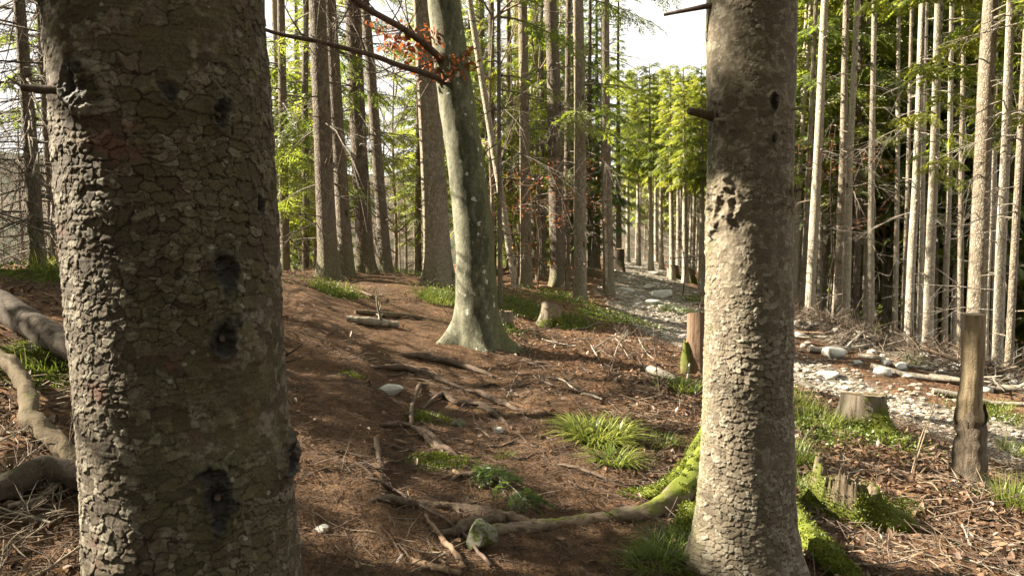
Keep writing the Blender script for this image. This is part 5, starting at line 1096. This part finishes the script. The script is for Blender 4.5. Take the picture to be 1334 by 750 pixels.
# ------------------------------------------------------------------ grass tufts, sprig, herbs
def blades(n, rad, lo, hi, rng, width=.007, lean=.5, skew=(0, 0)):
    b = rng.normal(0, 1, (n, 2)); b /= np.maximum(1, np.linalg.norm(b, axis=1))[:, None]; b = b * rad * .55; az = np.arctan2(b[:, 1], b[:, 0]) + rng.normal(0, .9, n); l = rng.uniform(lo, hi, n); ln = np.clip(rng.normal(lean, .22, n), .05, 1.1)
    e = np.stack([np.cos(az), np.sin(az)], -1); s = np.array([0, .35, .7, 1.0]); V = np.zeros((n, 4, 2, 3)); side = np.stack([-e[:, 1], e[:, 0]], -1)
    for k, t in enumerate(s):
        r_ = l * (ln * t * .55 + ln * t * t * .55); z = l * (t - .62 * ln * t * t); wv = width * (1 - t ** 1.5 * .95) * rng.uniform(.7, 1.1, n)
        c = b + e * r_[:, None] + np.array(skew) * (t * t) * l[:, None]
        for q, sg in enumerate((-1, 1)): V[:, k, q, :2] = c + side * (sg * wv / 2)[:, None]; V[:, k, q, 2] = z - .015
    i = np.arange(n)[:, None] * 8; Fq = np.concatenate([i + np.array([2 * k, 2 * k + 1, 2 * k + 3, 2 * k + 2]) for k in range(3)]); return V.reshape(-1, 3), Fq
def tuft(P, n, rad, lo, hi, lab, seed, group='grass tufts', width=.007, lean=.55, tone=.5, skew=(0, 0), wob=.2):
    rk = np.random.default_rng(seed); V, Fq = blades(n, rad, lo, hi, rk, width, lean, skew); base = V.reshape(n, 8, 3); c = base[:, 0, :2]; base[:, :, 2] += (H(P[0] + c[:, 0], P[1] + c[:, 1]) - P[2])[:, None]
    m_ = MB(); m_.add(base.reshape(-1, 3), Fq, 0, tint=np.repeat(np.clip(rk.normal(tone, wob, n), 0, 1), 8)); return tag(m_.build('grass_tuft', M['grass'], None, loc=P), lab, 'grass tuft', group)
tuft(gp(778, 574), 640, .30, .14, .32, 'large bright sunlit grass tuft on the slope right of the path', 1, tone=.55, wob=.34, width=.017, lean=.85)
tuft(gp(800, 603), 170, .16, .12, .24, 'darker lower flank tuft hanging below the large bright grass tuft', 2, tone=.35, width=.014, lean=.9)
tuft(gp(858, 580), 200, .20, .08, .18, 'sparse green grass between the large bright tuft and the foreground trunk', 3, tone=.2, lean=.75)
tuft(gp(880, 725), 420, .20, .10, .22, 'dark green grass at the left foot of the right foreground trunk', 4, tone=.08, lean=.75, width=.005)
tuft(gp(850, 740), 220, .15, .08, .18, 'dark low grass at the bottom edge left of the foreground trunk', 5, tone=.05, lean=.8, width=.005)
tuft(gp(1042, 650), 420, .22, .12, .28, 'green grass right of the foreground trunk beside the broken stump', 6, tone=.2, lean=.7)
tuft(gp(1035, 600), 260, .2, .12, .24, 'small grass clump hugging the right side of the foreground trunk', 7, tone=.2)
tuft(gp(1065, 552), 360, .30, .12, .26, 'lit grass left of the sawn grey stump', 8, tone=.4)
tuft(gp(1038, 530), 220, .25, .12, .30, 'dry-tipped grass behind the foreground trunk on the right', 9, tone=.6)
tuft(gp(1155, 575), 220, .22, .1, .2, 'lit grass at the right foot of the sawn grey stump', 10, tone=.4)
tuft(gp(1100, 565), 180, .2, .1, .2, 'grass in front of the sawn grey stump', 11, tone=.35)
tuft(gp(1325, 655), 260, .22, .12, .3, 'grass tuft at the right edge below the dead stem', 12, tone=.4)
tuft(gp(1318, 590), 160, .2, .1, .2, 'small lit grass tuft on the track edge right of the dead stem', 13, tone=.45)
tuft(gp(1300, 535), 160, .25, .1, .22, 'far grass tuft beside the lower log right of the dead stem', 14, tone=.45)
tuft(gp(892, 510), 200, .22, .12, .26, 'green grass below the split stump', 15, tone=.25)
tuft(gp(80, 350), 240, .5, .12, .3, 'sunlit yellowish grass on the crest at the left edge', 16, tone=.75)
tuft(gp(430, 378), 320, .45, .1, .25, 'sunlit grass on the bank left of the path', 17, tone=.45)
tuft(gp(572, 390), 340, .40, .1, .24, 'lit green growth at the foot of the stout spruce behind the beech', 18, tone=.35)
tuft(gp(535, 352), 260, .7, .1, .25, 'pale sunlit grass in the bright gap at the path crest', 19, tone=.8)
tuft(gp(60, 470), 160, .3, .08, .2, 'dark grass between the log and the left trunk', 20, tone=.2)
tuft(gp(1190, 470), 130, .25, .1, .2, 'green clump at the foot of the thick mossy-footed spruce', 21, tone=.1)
tuft(gp(560, 545), 110, .12, .04, .1, 'tiny green tuft inside the root tangle', 22, tone=.2)
tuft(gp(655, 595), 60, .1, .04, .1, 'tiny tuft above the fallen green sprig', 23, tone=.2)
# fallen green spruce sprig
g = gp(655, 640); rk = np.random.default_rng(4); m_ = MB(); axp = np.array([gp(625, 618, .05), gp(645, 632, .07), gp(668, 648, .06), gp(692, 668, .03)]) - g; axp = curve(axp, 14)
add_tube(m_, axp, np.linspace(.007, .003, 14), 5, 1); Pq, Dq, Lq = [], [], []
for k in range(44):
    i = rk.integers(0, 13); d = axp[i + 1] - axp[i]; d = d / np.linalg.norm(d); lat = np.array([-d[1], d[0], 0]); a_ = rk.uniform(.4, 1.1) * (1 if k % 2 else -1); Pq.append(axp[i] + rk.normal(0, .01, 3) + [0, 0, rk.uniform(0, .035)]); Dq.append(d * math.cos(a_) + lat * math.sin(a_) + [0, 0, -.1]); Lq.append(rk.uniform(.10, .20))
put_sprays(m_, np.array(Pq), np.array(Dq), np.array(Lq), rk.normal(0, .3, 44), [spray_template(12, rk, .8, .06) for _ in range(3)], rk, 0, rk.random(44) * .3)
tag(m_.build('spruce_sprig', [M['needles_dark'], M['bark_twig']], None, loc=g), 'fallen dark green spruce sprig lying on the path over the roots', 'sprig')

# ------------------------------------------------------------------ uncountable cover: fallen leaves, needles and sticks, herbs, gravel
def scatter_px(n, x0, x1, y0, y1, rng):
    out = []; px = rng.uniform(x0, x1, n * 2); py = rng.uniform(y0, y1, n * 2)
    a = (px - 667) / F; b = (375 - py) / F; d = np.stack([a, math.cos(PITCH) + b * math.sin(PITCH), -math.sin(PITCH) + b * math.cos(PITCH)], -1)
    lo = np.full(n * 2, 1.2); hi = np.full(n * 2, 40.0)
    for t in np.linspace(1.2, 40, 120):
        pass
    ts = 1.2 * (40 / 1.2) ** np.linspace(0, 1, 70); below = np.zeros(n * 2, bool); lo_ = np.full(n * 2, 1.2); hi_ = np.full(n * 2, 40.0)
    for k, t in enumerate(ts):
        P = CAM + d * t; s = (P[:, 2] < H0(P[:, 0], P[:, 1])) & ~below; hi_[s] = t; lo_[s] = ts[max(0, k - 1)]; below |= s
    for _ in range(7):
        m = (lo_ + hi_) / 2; P = CAM + d * m[:, None]; s = P[:, 2] < H0(P[:, 0], P[:, 1]); hi_ = np.where(s, m, hi_); lo_ = np.where(s, lo_, m)
    P = CAM + d * ((lo_ + hi_) / 2)[:, None]; P = P[below][:n]; return P[:, :2]
def region_xy(n, x0, x1, y0, y1, rng): return np.stack([rng.uniform(x0, x1, n), rng.uniform(y0, y1, n)], -1)
rs = np.random.default_rng(99)
xy = np.vstack([region_xy(21000, 1.0, 5.4, 3.0, 8.8, rs), region_xy(5000, -4.5, -1.4, 2.4, 8, rs), region_xy(5000, -.3, 3, 5.5, 12, rs), region_xy(3500, 3, 9, 9, 18, rs), region_xy(2500, -1.6, 1.2, 2.4, 6, rs), region_xy(3500, -6, 3, 11, 18, rs)])
dens = 1 - .82 * (1 - sstep(.6, 1.5, seg_dist(xy[:, 0], xy[:, 1], PATH))); dens = dens * (.35 + .65 * sstep(-.25, .3, fbm(np.c_[xy * 1.4, 0 * xy[:, :1]], 3))); dens *= 1 - .75 * gmask(xy[:, 0], xy[:, 1])[2]
xy = xy[rs.random(len(xy)) < dens]; P = np.c_[xy, H(xy[:, 0], xy[:, 1]) + rs.uniform(.002, .02, len(xy))]
m_ = MB(); V, Fq = leaf_quads(P, .055, rs, flat=.55); m_.add(V, Fq, 0, tint=np.repeat(rs.random(len(P)) ** 1.3, 6)); tag(m_.build('fallen_leaves', M['litter_leaf']), kind='stuff')
def sticks(xy, lo, hi, r, rng, zlift=.006, tilt=.12):
    n = len(xy); az = rng.uniform(0, 6.28, n); l = rng.uniform(lo, hi, n); e = np.stack([np.cos(az), np.sin(az), rng.normal(0, tilt, n)], -1); c = np.c_[xy, H(xy[:, 0], xy[:, 1]) + zlift + np.abs(e[:, 2]) * l * .5]
    sd_ = np.stack([-np.sin(az), np.cos(az), 0 * az], -1); up = np.array([0, 0, 1.0]); rr_ = r * rng.uniform(.5, 1.3, n); bend = rng.normal(0, .06, n) * l; V = np.zeros((n, 3, 3, 3))
    for k, s in enumerate((-.5, 0, .5)):
        p = c + e * (l * s)[:, None] + sd_ * (bend * (1 - abs(s) * 2))[:, None]; w_ = rr_ * (1, .9, .5)[k]
        V[:, k, 0] = p + sd_ * w_[:, None]; V[:, k, 1] = p - sd_ * w_[:, None]; V[:, k, 2] = p + up * (w_ * 1.6)[:, None]
    i = np.arange(n)[:, None] * 9; Fq = np.concatenate([i + np.array([3 * k + a, 3 * k + (a + 1) % 3, 3 * k + 3 + (a + 1) % 3, 3 * k + 3 + a]) for k in range(2) for a in range(3)]); return V.reshape(-1, 3), Fq
m_ = MB()
xy1 = np.vstack([region_xy(42000, -2.4, 2.2, 2.5, 6.5, rs), region_xy(9000, -3, 2.5, 6, 10, rs)]); V, Fq = sticks(xy1, .02, .075, .0015, rs); h_ = len(xy1) // 2 * 9; m_.add(V[:h_], Fq[(Fq < h_).all(1)], 0); m_.add(V[h_:], Fq[(Fq >= h_).all(1)] - h_, 3)
xy2 = np.vstack([region_xy(4200, -4.5, 5, 2.4, 8, rs), region_xy(3600, -5, 6, 7, 15, rs)]); V, Fq = sticks(xy2, .06, .28, .0030, rs, .008, .2); m_.add(V, Fq, 1)
xy3 = np.vstack([region_xy(900, -4.5, -1.5, 2.4, 5, rs), region_xy(1800, .8, 4.5, 3.2, 8, rs)]); V, Fq = sticks(xy3, .05, .3, .0032, rs, .01, .22); m_.add(V, Fq, 2)
tag(m_.build('debris', [M['dark_stick'], M['dark_stick'], M['dry_stick'], M['needle_litter']]), kind='stuff')
c = bp[rs.integers(0, 60, 3600), :2] + rs.normal(0, .42, (3600, 2)); m_ = MB(); V, Fq = sticks(c, .1, .5, .005, rs, .03, .45); m_.add(V[:len(V) // 2], Fq[(Fq < len(V) // 2).all(1)], 0); V2 = V[len(V) // 2:]; F2 = Fq[(Fq >= len(V) // 2).all(1)] - len(V) // 2; m_.add(V2, F2, 1)
tag(m_.build('brush_litter', [M['dry_stick'], M['dark_stick']]), kind='stuff')
# low herbs on the mossy places
m_ = MB()
for p, r in MOSSP:
    if p[1] < 6.5 or r < .3: continue
    n = int(1300 * r); q = p[None, :2] + rs.normal(0, r * .5, (n, 2)); Pz = np.c_[q, H(q[:, 0], q[:, 1]) + rs.uniform(.005, .10, n)]; V, Fq = leaf_quads(Pz, .032, rs, flat=.2); m_.add(V, Fq, 0, tint=np.repeat(rs.random(n), 6))
tag(m_.build('undergrowth', M['herb']), kind='stuff')
m_ = MB()
for p, r in MOSSP:
    if p[1] > 9: continue
    n = int(9000 * r * r / .09) if r < .3 else int(9000 * r); q = p[None, :2] + rs.normal(0, r * .42, (n, 2)); q = q[fbm(np.c_[q * 5, 0 * q[:, :1]], 3) > -.12]; Pz = np.c_[q, H(q[:, 0], q[:, 1]) + rs.uniform(0, .012, len(q))]; V, Fq = leaf_quads(Pz, .016, rs, droop=-.4); m_.add(V, Fq, 0, tint=np.repeat(rs.random(len(q)) * .7, 6))
tag(m_.build('moss', M['moss_tuft']), kind='stuff')
m_ = MB(); n = 13000; q = rs.integers(0, len(TRACK) - 1, n); t = rs.random(n)[:, None]; xy = TRACK[q] + (TRACK[q + 1] - TRACK[q]) * t + rs.normal(0, .62, (n, 2)); s = .006 + .034 * rs.random(n) ** 2.2 ; Vi, Fi = ico(1)
V = Vi[None] * (1 + .25 * rs.normal(0, 1, (n, len(Vi), 1)).clip(-1.2, 1.2)) * s[:, None, None] * np.array([1.2, 1, .6]); V = V + np.c_[xy, H(xy[:, 0], xy[:, 1]) + s * .2][:, None]
m_.add(V.reshape(-1, 3), (Fi[None] + np.arange(n)[:, None, None] * len(Vi)).reshape(-1, 3)); tag(m_.build('gravel', M['gravel_stone'], smooth=False), kind='stuff')

# spruce cones on the ground
Vc, Fc = ICO; t_ = (Vc[:, 2] + 1) / 2; az_ = np.arctan2(Vc[:, 1], Vc[:, 0]); sc = np.abs(np.sin(az_ * 4 + t_ * 16)) * np.abs(np.sin(az_ * 4 - t_ * 16))
Vk = Vc * np.c_[np.ones((len(Vc), 2)) * (.016 * (1 + .25 * sc))[:, None] * (1.1 - .45 * t_)[:, None], np.full(len(Vc), .055)]; mk = MB(); mk.add(Vk, Fc); cone_me = mk.mesh('cone', [M['red_wood']])
rc = np.random.default_rng(8)
for k in range(26):
    px, py = (rc.uniform(400, 900), rc.uniform(520, 745)) if k < 12 else (rc.uniform(1050, 1330), rc.uniform(590, 745)); g = gp(px, py, .014)
    o = bpy.data.objects.new('spruce_cone', cone_me); C.objects.link(o); o.location = g; o.rotation_euler = (math.radians(90) + rc.normal(0, .12), 0, rc.uniform(0, 6.28)); s = rc.uniform(.8, 1.15); o.scale = (s, s, s)
    tag(o, 'brown spruce cone lying on the needle-covered path' if k < 12 else 'brown spruce cone lying in the leaf litter at lower right', 'cone', 'cones on the path' if k < 12 else 'cones in the litter')
